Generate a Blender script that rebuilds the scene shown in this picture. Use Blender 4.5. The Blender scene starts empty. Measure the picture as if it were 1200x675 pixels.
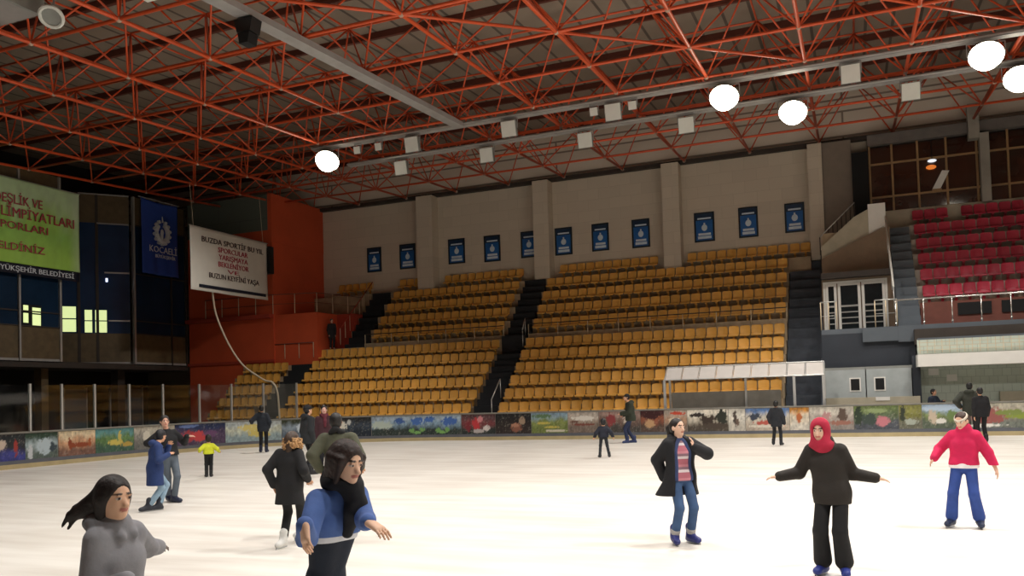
import bpy, math, random
import numpy as np
from mathutils import Vector, Matrix
random.seed(4)
SC = bpy.context.scene
COL = SC.collection
PI = math.pi

# ------------------------------------------------------------------ helpers
LOC = {}
def lin(c):
    return tuple((x/12.92 if x <= .04045 else ((x+.055)/1.055)**2.4) for x in c)
def hexc(h):
    h = h.lstrip('#'); return lin(tuple(int(h[i:i+2], 16)/255 for i in (0, 2, 4)))

class MB:
    """collects boxes, tubes and prisms; build() links them as ONE mesh object"""
    def __init__(s): s.v = []; s.f = []; s.c = None
    def add(s, v, f):
        o = len(s.v); s.v += [tuple(p) for p in v]; s.f += [tuple(i+o for i in q) for q in f]; return s
    def box(s, x0, x1, y0, y1, z0, z1):
        v = [(x, y, z) for z in (z0, z1) for y in (y0, y1) for x in (x0, x1)]
        return s.add(v, [(0,2,3,1),(4,5,7,6),(0,1,5,4),(2,6,7,3),(0,4,6,2),(1,3,7,5)])
    def obox(s, c, ax, ay, az):
        c = Vector(c); ax = Vector(ax); ay = Vector(ay); az = Vector(az)
        v = [c+ax*i+ay*j+az*k for k in (-1,1) for j in (-1,1) for i in (-1,1)]
        return s.add(v, [(0,2,3,1),(4,5,7,6),(0,1,5,4),(2,6,7,3),(0,4,6,2),(1,3,7,5)])
    def tube(s, a, b, r, n=8, r2=None):
        a = Vector(a); b = Vector(b); d = (b-a); r2 = r if r2 is None else r2
        if d.length < 1e-6: return s
        d.normalize(); u = d.orthogonal().normalized(); w = d.cross(u)
        v = []
        for p, rr in ((a, r), (b, r2)):
            for i in range(n):
                t = 2*PI*i/n; v.append(p+(u*math.cos(t)+w*math.sin(t))*rr)
        f = [(i, (i+1) % n, n+(i+1) % n, n+i) for i in range(n)]
        f += [tuple(range(n-1, -1, -1)), tuple(range(n, 2*n))]
        return s.add(v, f)
    def path(s, pts, r, n=8):
        pts = [Vector(p) for p in pts]; rings = []; v = []; f = []
        for i, p in enumerate(pts):
            d = (pts[min(i+1, len(pts)-1)]-pts[max(i-1, 0)]).normalized()
            u = Vector((0,0,1)).cross(d)
            if u.length < .1: u = Vector((1,0,0)).cross(d)
            u.normalize(); w = d.cross(u)
            for k in range(n):
                t = 2*PI*k/n; v.append(p+(u*math.cos(t)+w*math.sin(t))*r)
        for i in range(len(pts)-1):
            for k in range(n):
                f.append((i*n+k, i*n+(k+1) % n, (i+1)*n+(k+1) % n, (i+1)*n+k))
        f += [tuple(range(n-1,-1,-1)), tuple(range((len(pts)-1)*n, len(pts)*n))]
        return s.add(v, f)
    def prism(s, poly, d):
        """extrude a planar polygon (3D points) by the vector d"""
        n = len(poly); d = Vector(d); p = [Vector(q) for q in poly]
        f = [tuple(range(n-1,-1,-1)), tuple(range(n, 2*n))] + [(i, (i+1) % n, n+(i+1) % n, n+i) for i in range(n)]
        return s.add(p+[q+d for q in p], f)
    def ball(s, c, r, nu=8, nv=6, sc=(1,1,1)):
        v = []; f = []; c = Vector(c)
        for j in range(nv+1):
            for i in range(nu):
                a = 2*PI*i/nu; b = PI*j/nv
                v.append(c+Vector((math.cos(a)*math.sin(b)*r*sc[0], math.sin(a)*math.sin(b)*r*sc[1], math.cos(b)*r*sc[2])))
        for j in range(nv):
            for i in range(nu):
                f.append((j*nu+i, (j+1)*nu+i, (j+1)*nu+(i+1) % nu, j*nu+(i+1) % nu))
        return s.add(v, f)
    def build(s, name, mat, parent=None, smooth=False):
        L = LOC.get(parent.name, Vector((0,0,0))) if parent else Vector((0,0,0))
        me = bpy.data.meshes.new(name)
        me.from_pydata([tuple(Vector(p)-L) for p in s.v], [], s.f); me.update()
        me.validate()
        if smooth:
            me.polygons.foreach_set('use_smooth', [True]*len(me.polygons))
        me.materials.append(mat)
        o = bpy.data.objects.new(name, me); COL.objects.link(o)
        if parent:
            o.parent = parent; LOC[o.name] = L
        return o

def tag(o, label=None, cat=None, group=None, kind=None):
    if label: o['label'] = label
    if cat: o['category'] = cat
    if group: o['group'] = group
    if kind: o['kind'] = kind
    return o
def thing(name, label, cat, loc=(0,0,0), group=None, rz=0, kind=None):
    o = bpy.data.objects.new(name, None); COL.objects.link(o)
    o.empty_display_size = .2; o.location = loc; o.rotation_euler = (0,0,rz)
    LOC[o.name] = Vector(loc) if rz == 0 else Vector((0,0,0))
    return tag(o, label, cat, group, kind)
def struct(o, label=None):
    o['kind'] = 'structure'
    if label: o['label'] = label; 
    return o
def copy_tree(o, parent=None):
    c = o.copy(); COL.objects.link(c)
    if parent: c.parent = parent
    for ch in list(o.children): copy_tree(ch, c)
    return c

# ------------------------------------------------------------------ materials
def mat(name, col, rough=.6, var=.12, scale=3., metal=0., emit=None, estr=1., coat=0., bump=0., spec=.5, rnd=0.):
    m = bpy.data.materials.new(name); m.use_nodes = True
    nt = m.node_tree; N = nt.nodes; b = N['Principled BSDF']
    c = hexc(col) if isinstance(col, str) else col
    b.inputs['Roughness'].default_value = rough
    b.inputs['Metallic'].default_value = metal
    b.inputs['Specular IOR Level'].default_value = spec
    if coat: b.inputs['Coat Weight'].default_value = coat
    tc = N.new('ShaderNodeTexCoord'); no = N.new('ShaderNodeTexNoise')
    no.inputs['Scale'].default_value = scale; no.inputs['Detail'].default_value = 5
    nt.links.new(tc.outputs['Object'], no.inputs['Vector'])
    r = N.new('ShaderNodeValToRGB')
    r.color_ramp.elements[0].position = .3; r.color_ramp.elements[1].position = .7
    r.color_ramp.elements[0].color = (*[x*(1-var) for x in c], 1)
    r.color_ramp.elements[1].color = (*[min(1, x*(1+var)) for x in c], 1)
    nt.links.new(no.outputs['Fac'], r.inputs['Fac'])
    out = r.outputs['Color']
    if rnd:
        oi = N.new('ShaderNodeObjectInfo'); hs = N.new('ShaderNodeHueSaturation')
        mp = N.new('ShaderNodeMapRange'); mp.inputs['To Min'].default_value = 1-rnd; mp.inputs['To Max'].default_value = 1+rnd
        nt.links.new(oi.outputs['Random'], mp.inputs['Value']); nt.links.new(mp.outputs['Result'], hs.inputs['Value'])
        nt.links.new(out, hs.inputs['Color']); out = hs.outputs['Color']
    nt.links.new(out, b.inputs['Base Color'])
    if emit:
        b.inputs['Emission Color'].default_value = (*(hexc(emit) if isinstance(emit, str) else emit), 1)
        b.inputs['Emission Strength'].default_value = estr
    if bump:
        bp = N.new('ShaderNodeBump'); bp.inputs['Strength'].default_value = bump; bp.inputs['Distance'].default_value = .02
        nt.links.new(no.outputs['Fac'], bp.inputs['Height']); nt.links.new(bp.outputs['Normal'], b.inputs['Normal'])
    return m
def attr_mat(name, rough=.6, spec=.4, sss=0.):
    m = bpy.data.materials.new(name); m.use_nodes = True
    nt = m.node_tree; b = nt.nodes['Principled BSDF']
    a = nt.nodes.new('ShaderNodeVertexColor'); a.layer_name = 'Col'
    nt.links.new(a.outputs['Color'], b.inputs['Base Color'])
    b.inputs['Roughness'].default_value = rough; b.inputs['Specular IOR Level'].default_value = spec
    return m
def brick_mat(name, c1, c2, bw, bh, rough=.8, mortar=.01):
    m = bpy.data.materials.new(name); m.use_nodes = True
    nt = m.node_tree; b = nt.nodes['Principled BSDF']
    tc = nt.nodes.new('ShaderNodeTexCoord'); mp = nt.nodes.new('ShaderNodeMapping')
    mp.inputs['Rotation'].default_value = (PI/2, 0, 0)
    br = nt.nodes.new('ShaderNodeTexBrick')
    br.inputs['Scale'].default_value = 1; br.inputs['Brick Width'].default_value = bw; br.inputs['Row Height'].default_value = bh
    br.inputs['Mortar Size'].default_value = mortar
    br.inputs['Color1'].default_value = (*hexc(c1), 1); br.inputs['Color2'].default_value = (*[x*.93 for x in hexc(c1)], 1)
    br.inputs['Mortar'].default_value = (*hexc(c2), 1)
    nt.links.new(tc.outputs['Object'], mp.inputs['Vector']); nt.links.new(mp.outputs['Vector'], br.inputs['Vector'])
    nt.links.new(br.outputs['Color'], b.inputs['Base Color']); b.inputs['Roughness'].default_value = rough
    return m
def glass_mat(name, tint, gloss=.07, rough=.05):
    m = bpy.data.materials.new(name); m.use_nodes = True
    nt = m.node_tree; N = nt.nodes; N.remove(N['Principled BSDF'])
    t = N.new('ShaderNodeBsdfTransparent'); g = N.new('ShaderNodeBsdfGlossy'); x = N.new('ShaderNodeMixShader')
    t.inputs['Color'].default_value = (*tint, 1); g.inputs['Roughness'].default_value = rough
    x.inputs['Fac'].default_value = gloss
    nt.links.new(t.outputs[0], x.inputs[1]); nt.links.new(g.outputs[0], x.inputs[2])
    nt.links.new(x.outputs[0], N['Material Output'].inputs['Surface'])
    return m

M = {}
M['concrete'] = mat('concrete', '#9a958a', .85, .15, 1.2)
M['wall'] = brick_mat('painted_wall', '#d3c7b4', '#c4b8a5', 1.2, .6)
M['siding'] = brick_mat('roof_siding', '#d9cdbd', '#8a7d70', 30, .62, mortar=.05)
M['dark_beam'] = mat('dark_beam', '#3a322c', .7)
M['terrace'] = mat('terrace_concrete', '#a8957a', .9, .2, 2.)
M['stair'] = mat('stair_dark', '#1b1d21', .8, .2, 3.)
M['stair_grey'] = mat('stair_grey', '#434850', .8, .2, 3.)
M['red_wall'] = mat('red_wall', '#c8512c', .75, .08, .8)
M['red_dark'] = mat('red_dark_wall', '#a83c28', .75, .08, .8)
M['green_grey'] = brick_mat('dark_panel_wall', '#5e655c', '#4b514a', 3., 1.4)
M['black'] = mat('matt_black', '#0e0e0f', .8)
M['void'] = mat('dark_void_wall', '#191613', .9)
M['deck'] = brick_mat('roof_deck', '#8f8274', '#5a5047', 1.0, 40, .8, .06)
M['purlin'] = mat('roof_purlin', '#5a2a1c', .7)
M['orange'] = mat('orange_tube', '#d2552c', .42, .06, 1., spec=.5)
M['node'] = mat('truss_node', '#b39a88', .5)
M['grey_steel'] = mat('grey_steel', '#9c9a98', .45, .08)
M['alu'] = mat('aluminium', '#c9c9c6', .35, .05, metal=.6)
M['chrome'] = mat('chrome_rail', '#e2e0da', .25, .03, metal=.8)
M['cream_post'] = mat('cream_post', '#cdbb9c', .5)
M['white'] = mat('white_paint', '#e8e6df', .5, .03)
M['lamp_off'] = mat('unlit_lamp_glass', '#e3e6df', .3, .03)
M['lamp_case'] = mat('lamp_case', '#8e918c', .5)
M['black_plastic'] = mat('black_plastic', '#121314', .5)
M['seat'] = mat('yellow_seat', '#dda64e', .45, .06, 4., rnd=.14)
M['seat_red'] = mat('red_seat', '#b02a42', .45, .06, 4., rnd=.15)
M['bracket'] = mat('seat_bracket', '#a59b86', .6)
M['navy_wall'] = mat('charcoal_wall', '#333840', .8, .1, 1.)
M['charcoal'] = mat('charcoal_fascia', '#596067', .75, .1, 1.)
M['beige'] = mat('beige_parapet', '#b5ad98', .8, .08)
M['brown'] = mat('brown_wall', '#8a7560', .8, .1)
M['brown_red'] = mat('red_brown_wall', '#75453a', .8)
M['tile'] = brick_mat('green_tile', '#c6cfc2', '#a8b2a6', .3, .3)
M['kiosk'] = mat('grey_door_panel', '#a9b0b0', .5, .12, 2.)
M['glassdark'] = mat('dark_booth_glass', '#182f48', .25, .3, .6, spec=.25)
M['booth_brown'] = mat('booth_brown_panel', '#5f4f35', .6, .2, 3.)
M['glasspane'] = glass_mat('clear_glass', (.93, .95, .94), .05)
M['polycarb'] = mat('polycarbonate', '#c9c3bd', .3, .05)
M['boxgrey'] = mat('grey_box_panel', '#8b867c', .7)
M['pressglass'] = mat('press_window_glass', '#3a2117', .1, .5, .5, spec=.7)
M['wood_frame'] = mat('wood_frame', '#9a7a52', .5)
M['kick'] = mat('yellow_kick_strip', '#b5a57c', .5, .1)
M['kick_dark'] = mat('grey_rail_strip', '#5d6068', .5, .1)
M['board_top'] = mat('board_top_rail', '#86847c', .4)
M['poster_frame'] = mat('poster_frame', '#1a2730', .4)
M['poster_blue'] = mat('poster_blue', '#1d62a8', .5, .2, 1.5)
M['poster_navy'] = mat('poster_navy', '#16324f', .5)
M['poster_white'] = mat('poster_white', '#cfdfea', .5)
M['flag_blue'] = mat('flag_blue', '#3456b8', .7, .06)
M['letter_white'] = mat('letter_white', '#e9eef5', .6, .02)
M['letter_red'] = mat('letter_red', '#b23a4c', .6, .02)
M['letter_dark'] = mat('letter_dark', '#3a2426', .6, .02)
M['letter_navy'] = mat('letter_navy', '#15192a', .6, .02)
M['cloth_white'] = mat('banner_white', '#d6d2c8', .8, .05, 1.)
M['rope'] = mat('rope', '#c8b8a0', .7)
M['attr'] = attr_mat('printed_panel', .45)
M['skin'] = attr_mat('skin', .5, .4)
M['blade'] = mat('skate_blade', '#c8ccd0', .25, .02, metal=.9)
M['lit_window'] = mat('lit_window', '#e9f6b0', .5, .02, emit='#dff0a8', estr=.85)

def lamp_mat(name, col, s):
    return mat(name, '#ffffff', .4, 0, emit=col, estr=s)
M['lamp_on'] = lamp_mat('lit_lamp_glass', '#fff3dc', 14)
# ------------------------------------------------------------------ setting
RX0, RX1, RY0, RY1, RR = -25.2, 13.6, -6.0, 33.3, 8.1
def rink_poly(off=0.):
    x0 = RX0-off; y1 = RY1+off; r = RR+off
    p = [(RX1, RY0), (x0, RY0)]
    p = [(x0, RY0)]
    for k in range(0, 25):
        a = PI/2*k/24; p.append((RX0+RR-r*math.cos(a), RY1-RR+r*math.sin(a)))
    return p+[(RX1, y1), (RX1, RY0)]
# ice
mi = bpy.data.materials.new('ice'); mi.use_nodes = True
nt = mi.node_tree; N = nt.nodes; L = nt.links; bs = N['Principled BSDF']
tc = N.new('ShaderNodeTexCoord')
n1 = N.new('ShaderNodeTexNoise'); n1.inputs['Scale'].default_value = .45; n1.inputs['Detail'].default_value = 6
mp = N.new('ShaderNodeMapping'); mp.inputs['Scale'].default_value = (.35, 2.2, 1); mp.inputs['Rotation'].default_value = (0, 0, .25)
n2 = N.new('ShaderNodeTexNoise'); n2.inputs['Scale'].default_value = 1.1; n2.inputs['Detail'].default_value = 8
wv = N.new('ShaderNodeTexNoise'); wv.inputs['Scale'].default_value = 14; wv.inputs['Detail'].default_value = 6
L.new(tc.outputs['Object'], n1.inputs['Vector']); L.new(tc.outputs['Object'], mp.inputs['Vector'])
L.new(mp.outputs['Vector'], n2.inputs['Vector']); L.new(tc.outputs['Object'], wv.inputs['Vector'])
mx = N.new('ShaderNodeMix'); mx.data_type = 'RGBA'; mx.inputs['Factor'].default_value = .5
rp = N.new('ShaderNodeValToRGB'); rp.color_ramp.elements[0].position = .36; rp.color_ramp.elements[1].position = .62
rp.color_ramp.elements[0].color = (*hexc('#d9d2c8'), 1); rp.color_ramp.elements[1].color = (*hexc('#f0ece4'), 1)
ad = N.new('ShaderNodeMath'); ad.operation = 'MULTIPLY_ADD'; ad.inputs[1].default_value = .6
mt = N.new('ShaderNodeMath'); mt.operation = 'MULTIPLY'; mt.inputs[1].default_value = .4
L.new(n1.outputs['Fac'], mt.inputs[0]); L.new(n2.outputs['Fac'], ad.inputs[0]); L.new(mt.outputs[0], ad.inputs[2])
L.new(ad.outputs[0], rp.inputs['Fac']); L.new(rp.outputs['Color'], bs.inputs['Base Color'])
bs.inputs['Roughness'].default_value = .42; bs.inputs['Specular IOR Level'].default_value = .25
bp = N.new('ShaderNodeBump'); bp.inputs['Strength'].default_value = .15; bp.inputs['Distance'].default_value = .01
L.new(wv.outputs['Fac'], bp.inputs['Height']); L.new(bp.outputs['Normal'], bs.inputs['Normal'])
m = MB(); m.prism([(x, y, -.1) for x, y in reversed(rink_poly())], (0, 0, .1))
struct(m.build('floor', mi), 'white scratched ice sheet of the skating rink')
m = MB(); m.box(-47.5, 15.5, -9.5, 44.5, -.35, -.12)
struct(m.build('floor', M['concrete']), 'concrete slab around the ice')

# stand wall, its siding strip and the dark ledge between them
m = MB(); m.box(-47.5, 15.5, 44.25, 44.5, -.12, 13.85)
struct(m.build('wall_back', M['wall']), 'beige painted wall above the yellow stand')
m = MB(); m.box(-47.5, 15.5, 44.3, 44.5, 14.05, 17.6)
struct(m.build('wall_back', M['siding']), 'ribbed siding strip between wall top and roof')
m = MB(); m.box(-47.5, 15.5, 43.95, 44.5, 13.85, 14.05)
struct(m.build('trim_1', M['dark_beam']), 'dark ledge along the top of the back wall')
for i, x in enumerate((-23.05, -15.75, -8.5, -1.35)):
    w = (.52, .45, .45, .33)[i]
    m = MB(); m.box(x-w, x+w, 43.45, 44.25, 8.1, 13.85)
    struct(m.build('trim_%d' % (i+2), M['wall']))
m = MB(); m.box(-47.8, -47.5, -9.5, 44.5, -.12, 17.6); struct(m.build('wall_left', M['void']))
m = MB(); m.box(15.5, 15.8, -9.5, 44.5, -.12, 17.6); struct(m.build('wall_right', M['concrete']))
m = MB(); m.box(-47.8, 15.8, -9.8, -9.5, -.12, 17.6); struct(m.build('wall_front', M['void']))

# roof deck follows the space frame slope
def zb(y): return 11.2+.063*y            # bottom chord level
m = MB()
m.prism([(-47.8, -9.8, zb(-9.8)+2.75), (15.8, -9.8, zb(-9.8)+2.75), (15.8, 44.5, zb(44.5)+2.75), (-47.8, 44.5, zb(44.5)+2.75)], (0, 0, .25))
struct(m.build('ceiling', M['deck']), 'dark ribbed roof deck above the orange space frame')
m = MB()
for k in range(16):
    y = -7.4+3.42*k
    m.box(-47.4, 15.4, y-.07, y+.07, zb(y)+2.5, zb(y)+2.74)
struct(m.build('trim_6', M['purlin']), 'dark red purlins under the roof deck')

# ------------------------------------------------------------------ space frame
GX = [-21.1+3.33*i for i in range(-4, 12)]
GY = [16.5+3.42*j for j in range(-7, 9)]
sf = thing('space_frame', 'orange tubular space frame roof over the whole rink', 'roof truss', (0, 0, 0))
def B(i, j): return Vector((GX[i], GY[j], zb(GY[j])))
def T(i, j):
    x = GX[i]+1.665; y = GY[j]+1.71; return Vector((x, y, zb(y)+2.3))
for j in range(len(GY)-1):
    m = MB().tube(B(0, j), B(len(GX)-1, j), .055, 8); m.build('bottom_chord', M['orange'], sf, True)
for i in range(len(GX)):
    m = MB().tube(B(i, 0), B(i, len(GY)-1), .062, 8); m.build('bottom_chord', M['orange'], sf, True)
for j in range(len(GY)-1):
    m = MB().tube(T(0, j), T(len(GX)-2, j), .038, 6); m.build('top_chord', M['orange'], sf, True)
for i in range(len(GX)-1):
    m = MB().tube(T(i, 0), T(i, len(GY)-2), .038, 6); m.build('top_chord', M['orange'], sf, True)
webs = []
for i in range(len(GX)-1):
    for j in range(len(GY)-1):
        for a in (0, 1):
            for b in (0, 1):
                webs.append((B(i+a, j+b), T(i, j)))
def near(w):
    p = (w[0]+w[1])/2; ang = math.degrees(math.atan2(p.x, p.y))
    vis = -54 < ang < 8 and p.z-1.85 < .5*math.hypot(p.x, p.y)
    return (0 if vis else 1, math.hypot(p.x, p.y))
webs.sort(key=near)
for a, b in webs[:100]:
    MB().tube(a, b, .032, 6).build('web_strut', M['orange'], sf, True)
m = MB()
for a, b in webs[100:]: m.tube(a, b, .032, 6)
tag(m.build('web_strut', M['orange'], sf, True), kind='stuff')
for a, b in ((B(8, 9), B(10, 11)), (B(10, 9), B(12, 11)), (B(6, 7), B(8, 9)), (B(8, 7), B(10, 9))):
    MB().tube(a, b, .05, 8).build('plan_brace', M['orange'], sf, True)
m = MB()
for i in range(len(GX)):
    for j in range(len(GY)):
        m.ball(B(i, j), .095, 8, 5)
tag(m.build('ball_node', M['node'], sf, True), kind='stuff')

# ------------------------------------------------------------------ catwalk beams and lamps
for y, lb in ((30.6, 'long grey lighting beam across the hall nearer the rink centre'), (33.4, 'long grey lighting beam across the hall nearer the yellow stand')):
    t = thing('lighting_beam', lb, 'beam', (-4, y, 12.85), 'lighting beams under the roof')
    MB().box(-21.6, 13, y-.16, y+.16, 12.92, 13.05).build('beam', M['grey_steel'], t)
    MB().tube((-21.6, y-.2, 12.97), (13, y-.2, 12.97), .035, 6).build('cable_tray', M['alu'], t)
    for x in GX[4:]:
        MB().tube((x, y, 13.04), (x, y+.1, zb(y)+.02), .03, 6).build('hanger', M['grey_steel'], t)
t = thing('cross_beam', 'wide grey walkway beam running up to the lighting beams, black loudspeaker below', 'beam', (-14.3, 20, 12.3))
MB().prism([(-14.64, 8, zb(8)-.27), (-14.2, 8, zb(8)-.27), (-14.2, 30.4, zb(30.4)-.27), (-14.64, 30.4, zb(30.4)-.27)], (0, 0, .18)).build('beam', M['grey_steel'], t)
for j in range(5, 11):
    y = 10+3.42*(j-5)
    MB().tube((-14.5, y, zb(y)-.12), (-14.45, y, zb(y)), .03, 6).build('hanger', M['grey_steel'], t)

def floodlight(x, y, z, lit, label, small=False):
    t = thing('floodlight', label, 'floodlight', (x, y, z), 'floodlights on the lighting beams')
    d = Vector((-.05-x*.012, -.62, -.78)).normalized()       # aims down to the ice
    u = Vector((1, 0, 0)); u = (u-d*u.dot(d)).normalized(); w = d.cross(u)
    if lit: z -= .1; t.location.z -= .1; LOC[t.name] = Vector((x, y, z))
    c = Vector((x, y, z))
    m = MB()
    if lit:  # dish and domed lens oversized, the lamp's glow put into their shape
        # round dish: rings from the back cap to the rim
        rings = [(-.42, .12), (-.38, .24), (-.2, .42), (-.02, .5), (.03, .52)]; n = 20; v = []; f = []
        for h, r in rings:
            for k in range(n):
                a = 2*PI*k/n; v.append(c+d*h+(u*math.cos(a)+w*math.sin(a))*r)
        for q in range(len(rings)-1):
            for k in range(n): f.append((q*n+k, q*n+(k+1) % n, (q+1)*n+(k+1) % n, (q+1)*n+k))
        f.append(tuple(range(n-1, -1, -1))); m.add(v, f); m.build('reflector', M['lamp_case'], t, True)
        v = [c+d*.46]; f = []
        for h, r in ((.42, .2), (.29, .38), (.03, .51)):
            for k in range(n):
                a = 2*PI*k/n; v.append(c+d*h+(u*math.cos(a)+w*math.sin(a))*r)
        for k in range(n):
            f.append((0, 1+k, 1+(k+1) % n))
            for q in (0, 1): f.append((1+q*n+k, 1+(q+1)*n+k, 1+(q+1)*n+(k+1) % n, 1+q*n+(k+1) % n))
        MB().add(v, f).build('lens', M['lamp_on'], t, True)
    else:
        r = .16 if small else .32
        d = Vector((0, -.97, -.22)).normalized(); u = Vector((1, 0, 0)); w = d.cross(u)
        v = []; n = 4
        for h, rr in ((-.28, .5), (-.18, .85), (.06, 1.0), (.1, 1.0)):
            for sx, sy in ((-1, -1), (1, -1), (1, 1), (-1, 1)):
                v.append(c+d*h*(r/.32)+u*sx*r*rr+w*sy*r*rr)
        f = [(3, 2, 1, 0)]
        for q in range(3):
            for k in range(4): f.append((q*4+k, q*4+(k+1) % 4, q*4+4+(k+1) % 4, q*4+4+k))
        f.append((12, 13, 14, 15))
        MB().add(v, f).build('housing', M['lamp_case'], t)
        MB().obox(c+d*(.1*r/.32+.012), u*r*.92, w*r*.92, d*.012).build('lens', M['lamp_off'], t)
    m = MB()
    rr = .54 if lit else (.17 if small else .34); yk = (12.8 if lit else 12.9)-z
    m.tube(c+u*rr, c+u*rr+Vector((0, .02, yk)), .02, 6); m.tube(c-u*rr, c-u*rr+Vector((0, .02, yk)), .02, 6)
    m.tube(c+u*rr+Vector((0, .02, yk)), c-u*rr+Vector((0, .02, yk)), .025, 6)
    m.build('yoke', M['grey_steel'], t)
    return t
U = [(-20.85, 1), (-16.62, 0), (-12.25, 0), (-7.99, 0), (-3.9, 1), (.32, 0), (4.37, 1)]
NM = ['first', 'second', 'third', 'fourth', 'fifth', 'sixth', 'seventh']
for k, (x, on) in enumerate(U):
    floodlight(x, 30.5, 12.48, on, ('lit glaring round floodlight' if on else 'unlit square white floodlight')+', %s from the left on the near lighting beam' % NM[k])
LW = [(-18.74, 0), (-14.46, 0), (-9.96, 0), (-5.76, 0), (-1.73, 1), (2.33, 0), (5.76, 1)]
for k, (x, on) in enumerate(LW):
    floodlight(x, 33.3, 12.46, on, ('lit glaring round floodlight' if on else 'unlit square white floodlight')+', %s from the left on the far lighting beam' % NM[k])
for k, (x, lb) in enumerate(((-19.3, 'small white spotlight beside the leftmost lit floodlight'), (-18.25, 'small white spotlight second right of the leftmost lit floodlight'),
                             (-8.75, 'small white spotlight left of the fourth floodlight'), (-7.25, 'small white spotlight right of the fourth floodlight'))):
    t = floodlight(x, 30.5, 12.62, 0, lb, True); t['group'] = 'small spotlights on the near lighting beam'
# black loudspeaker cluster under the cross beam
t = thing('loudspeaker', 'black loudspeaker cluster hanging from the grey cross beam', 'loudspeaker', (-14.4, 17.6, 11.9))
m = MB(); m.prism([(-14.62, 17.4, 11.62), (-14.2, 17.4, 11.62), (-14.12, 17.4, 11.98), (-14.72, 17.4, 11.98)], (0, .4, 0)); m.build('cabinet', M['black_plastic'], t)
m = MB(); m.prism([(-14.55, 17.4, 11.32), (-14.28, 17.4, 11.32), (-14.22, 17.4, 11.6), (-14.6, 17.4, 11.6)], (0, .36, 0)); m.build('horn', M['black'], t)
MB().tube((-14.4, 17.6, 11.95), (-14.4, 17.6, 12.06), .05, 6).build('hanger', M['grey_steel'], t)
# ventilation duct and round lamp in the top left corner
t = thing('ventilation_duct', 'wide grey ventilation duct in the roof corner above the booths', 'duct', (-22.5, 15.2, 12.6))
MB().box(-24.6, -19.75, 14.2, 15.75, 12.45, 13.0).build('duct', M['grey_steel'], t)
MB().box(-19.76, -19.66, 14.15, 15.8, 12.4, 13.05).build('flange', M['lamp_case'], t)
t = thing('ring_lamp', 'round unlit lamp with white rim beside the grey duct', 'lamp', (-19.05, 15.5, 12.2))
c = Vector((-19.05, 15.5, 12.15)); d = Vector((.35, -.55, -.75)).normalized(); u = d.orthogonal().normalized(); w = d.cross(u)
m = MB(); m.tube(c-d*.35, c, .12, 14, .27); m.build('housing', M['lamp_case'], t)
pts = [c+(u*math.cos(2*PI*k/16)+w*math.sin(2*PI*k/16))*.28 for k in range(17)]
MB().path(pts, .05, 6).build('rim', M['lamp_off'], t)
MB().tube(c-d*.3, c-d*.3+Vector((0, 0, .55)), .03, 6).build('hanger', M['grey_steel'], t)
t = thing('tube_lamp', 'short white unlit lamp among the orange tubes near the top left', 'lamp', (-16.1, 16.1, 12.3))
MB().box(-16.5, -15.7, 16.0, 16.25, 12.32, 12.42).build('diffuser', M['lamp_off'], t)
MB().box(-16.52, -15.68, 15.98, 16.27, 12.42, 12.5).build('housing', M['lamp_case'], t)
MB().tube((-16.1, 16.1, 12.5), (-16.1, 16.1, zb(16.1)+.9), .02, 6).build('hanger', M['grey_steel'], t)

# ------------------------------------------------------------------ yellow stand
AX = [(-29.4, -28.0), (-16.75, -15.5)]
LX0, LX1 = -32.8, -2.72
def lowfloor(i): return .80+.642*i
def uppfloor(j): return 5.08+.80*j
m = MB()
for i in range(6):
    y0 = 36.12+.74*(i-1) if i else 35.38
    m.box(LX0, LX1, y0, 40.3, (lowfloor(i-1) if i else -.12), lowfloor(i))
m.box(-30.7, LX1, 39.85, 40.3, 4.0, 4.85)
struct(m.build('floor', M['terrace']), 'stepped concrete terrace of the lower yellow seats')
m = MB()
for j in range(5):
    y0 = 41.02+.77*(j-1) if j else 40.3
    x0 = -26.65
    m.box(x0, LX1, y0, 44.25, (uppfloor(j-1) if j else -.12), uppfloor(j))
m.box(-30.7, -26.65, 43.2, 44.25, 6.9, uppfloor(4)); m.box(LX1, -1.7, 43.2, 44.25, 7.5, uppfloor(4))
struct(m.build('floor', M['terrace']), 'stepped concrete terrace of the upper yellow seats')
# dark stairs lying on the terrace
def stairs(name, x0, x1, lower, label, ye=39.9):
    m = MB()
    if lower:
        for i in range(6):
            y0 = 36.12+.74*(i-1) if i else 35.3
            if y0 > ye-.1: continue
            m.box(x0, x1, y0-.03, ye, lowfloor(i)-.35, lowfloor(i)+.015)
            if i < 5: m.box(x0, x1, 36.12+.74*i-.37, ye, lowfloor(i), lowfloor(i)+.33)
    else:
        for j in range(5):
            y0 = 41.02+.77*(j-1) if j else 40.25
            m.box(x0, x1, y0-.03, 44.2, uppfloor(j)-.4, uppfloor(j)+.015)
            if j < 4: m.box(x0, x1, 41.02+.77*j-.38, 44.2, uppfloor(j), uppfloor(j)+.41)
    o = m.build('stair_flight', M['stair']); tag(o, label, 'stairs'); return o
stairs('s', -29.4, -28.0, True, 'dark stair flight in the lower stand below the red wall', 39.28)
stairs('s', -26.6, -25.35, False, 'dark stair flight in the upper stand beside the red landing')
m = MB(); m.box(-16.78, -15.47, 39.82, 40.34, 4.0, 5.0); struct(m.build('trim_5', M['stair']), 'dark landing between the two middle stair flights')
stairs('s', -16.75, -15.5, True, 'dark stair flight in the middle of the lower yellow seats')
stairs('s', -16.75, -15.5, False, 'dark stair flight in the middle of the upper yellow seats')
m = MB()
for k in range(16):
    m.box(-2.68, -1.27, 35.9+.5*k, 44.2, .0 if k == 0 else .5*k, .55+.5*k)
tag(m.build('stair_flight', M['stair_grey']), 'tall dark stair at the right end of the yellow stand', 'stairs')

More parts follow.
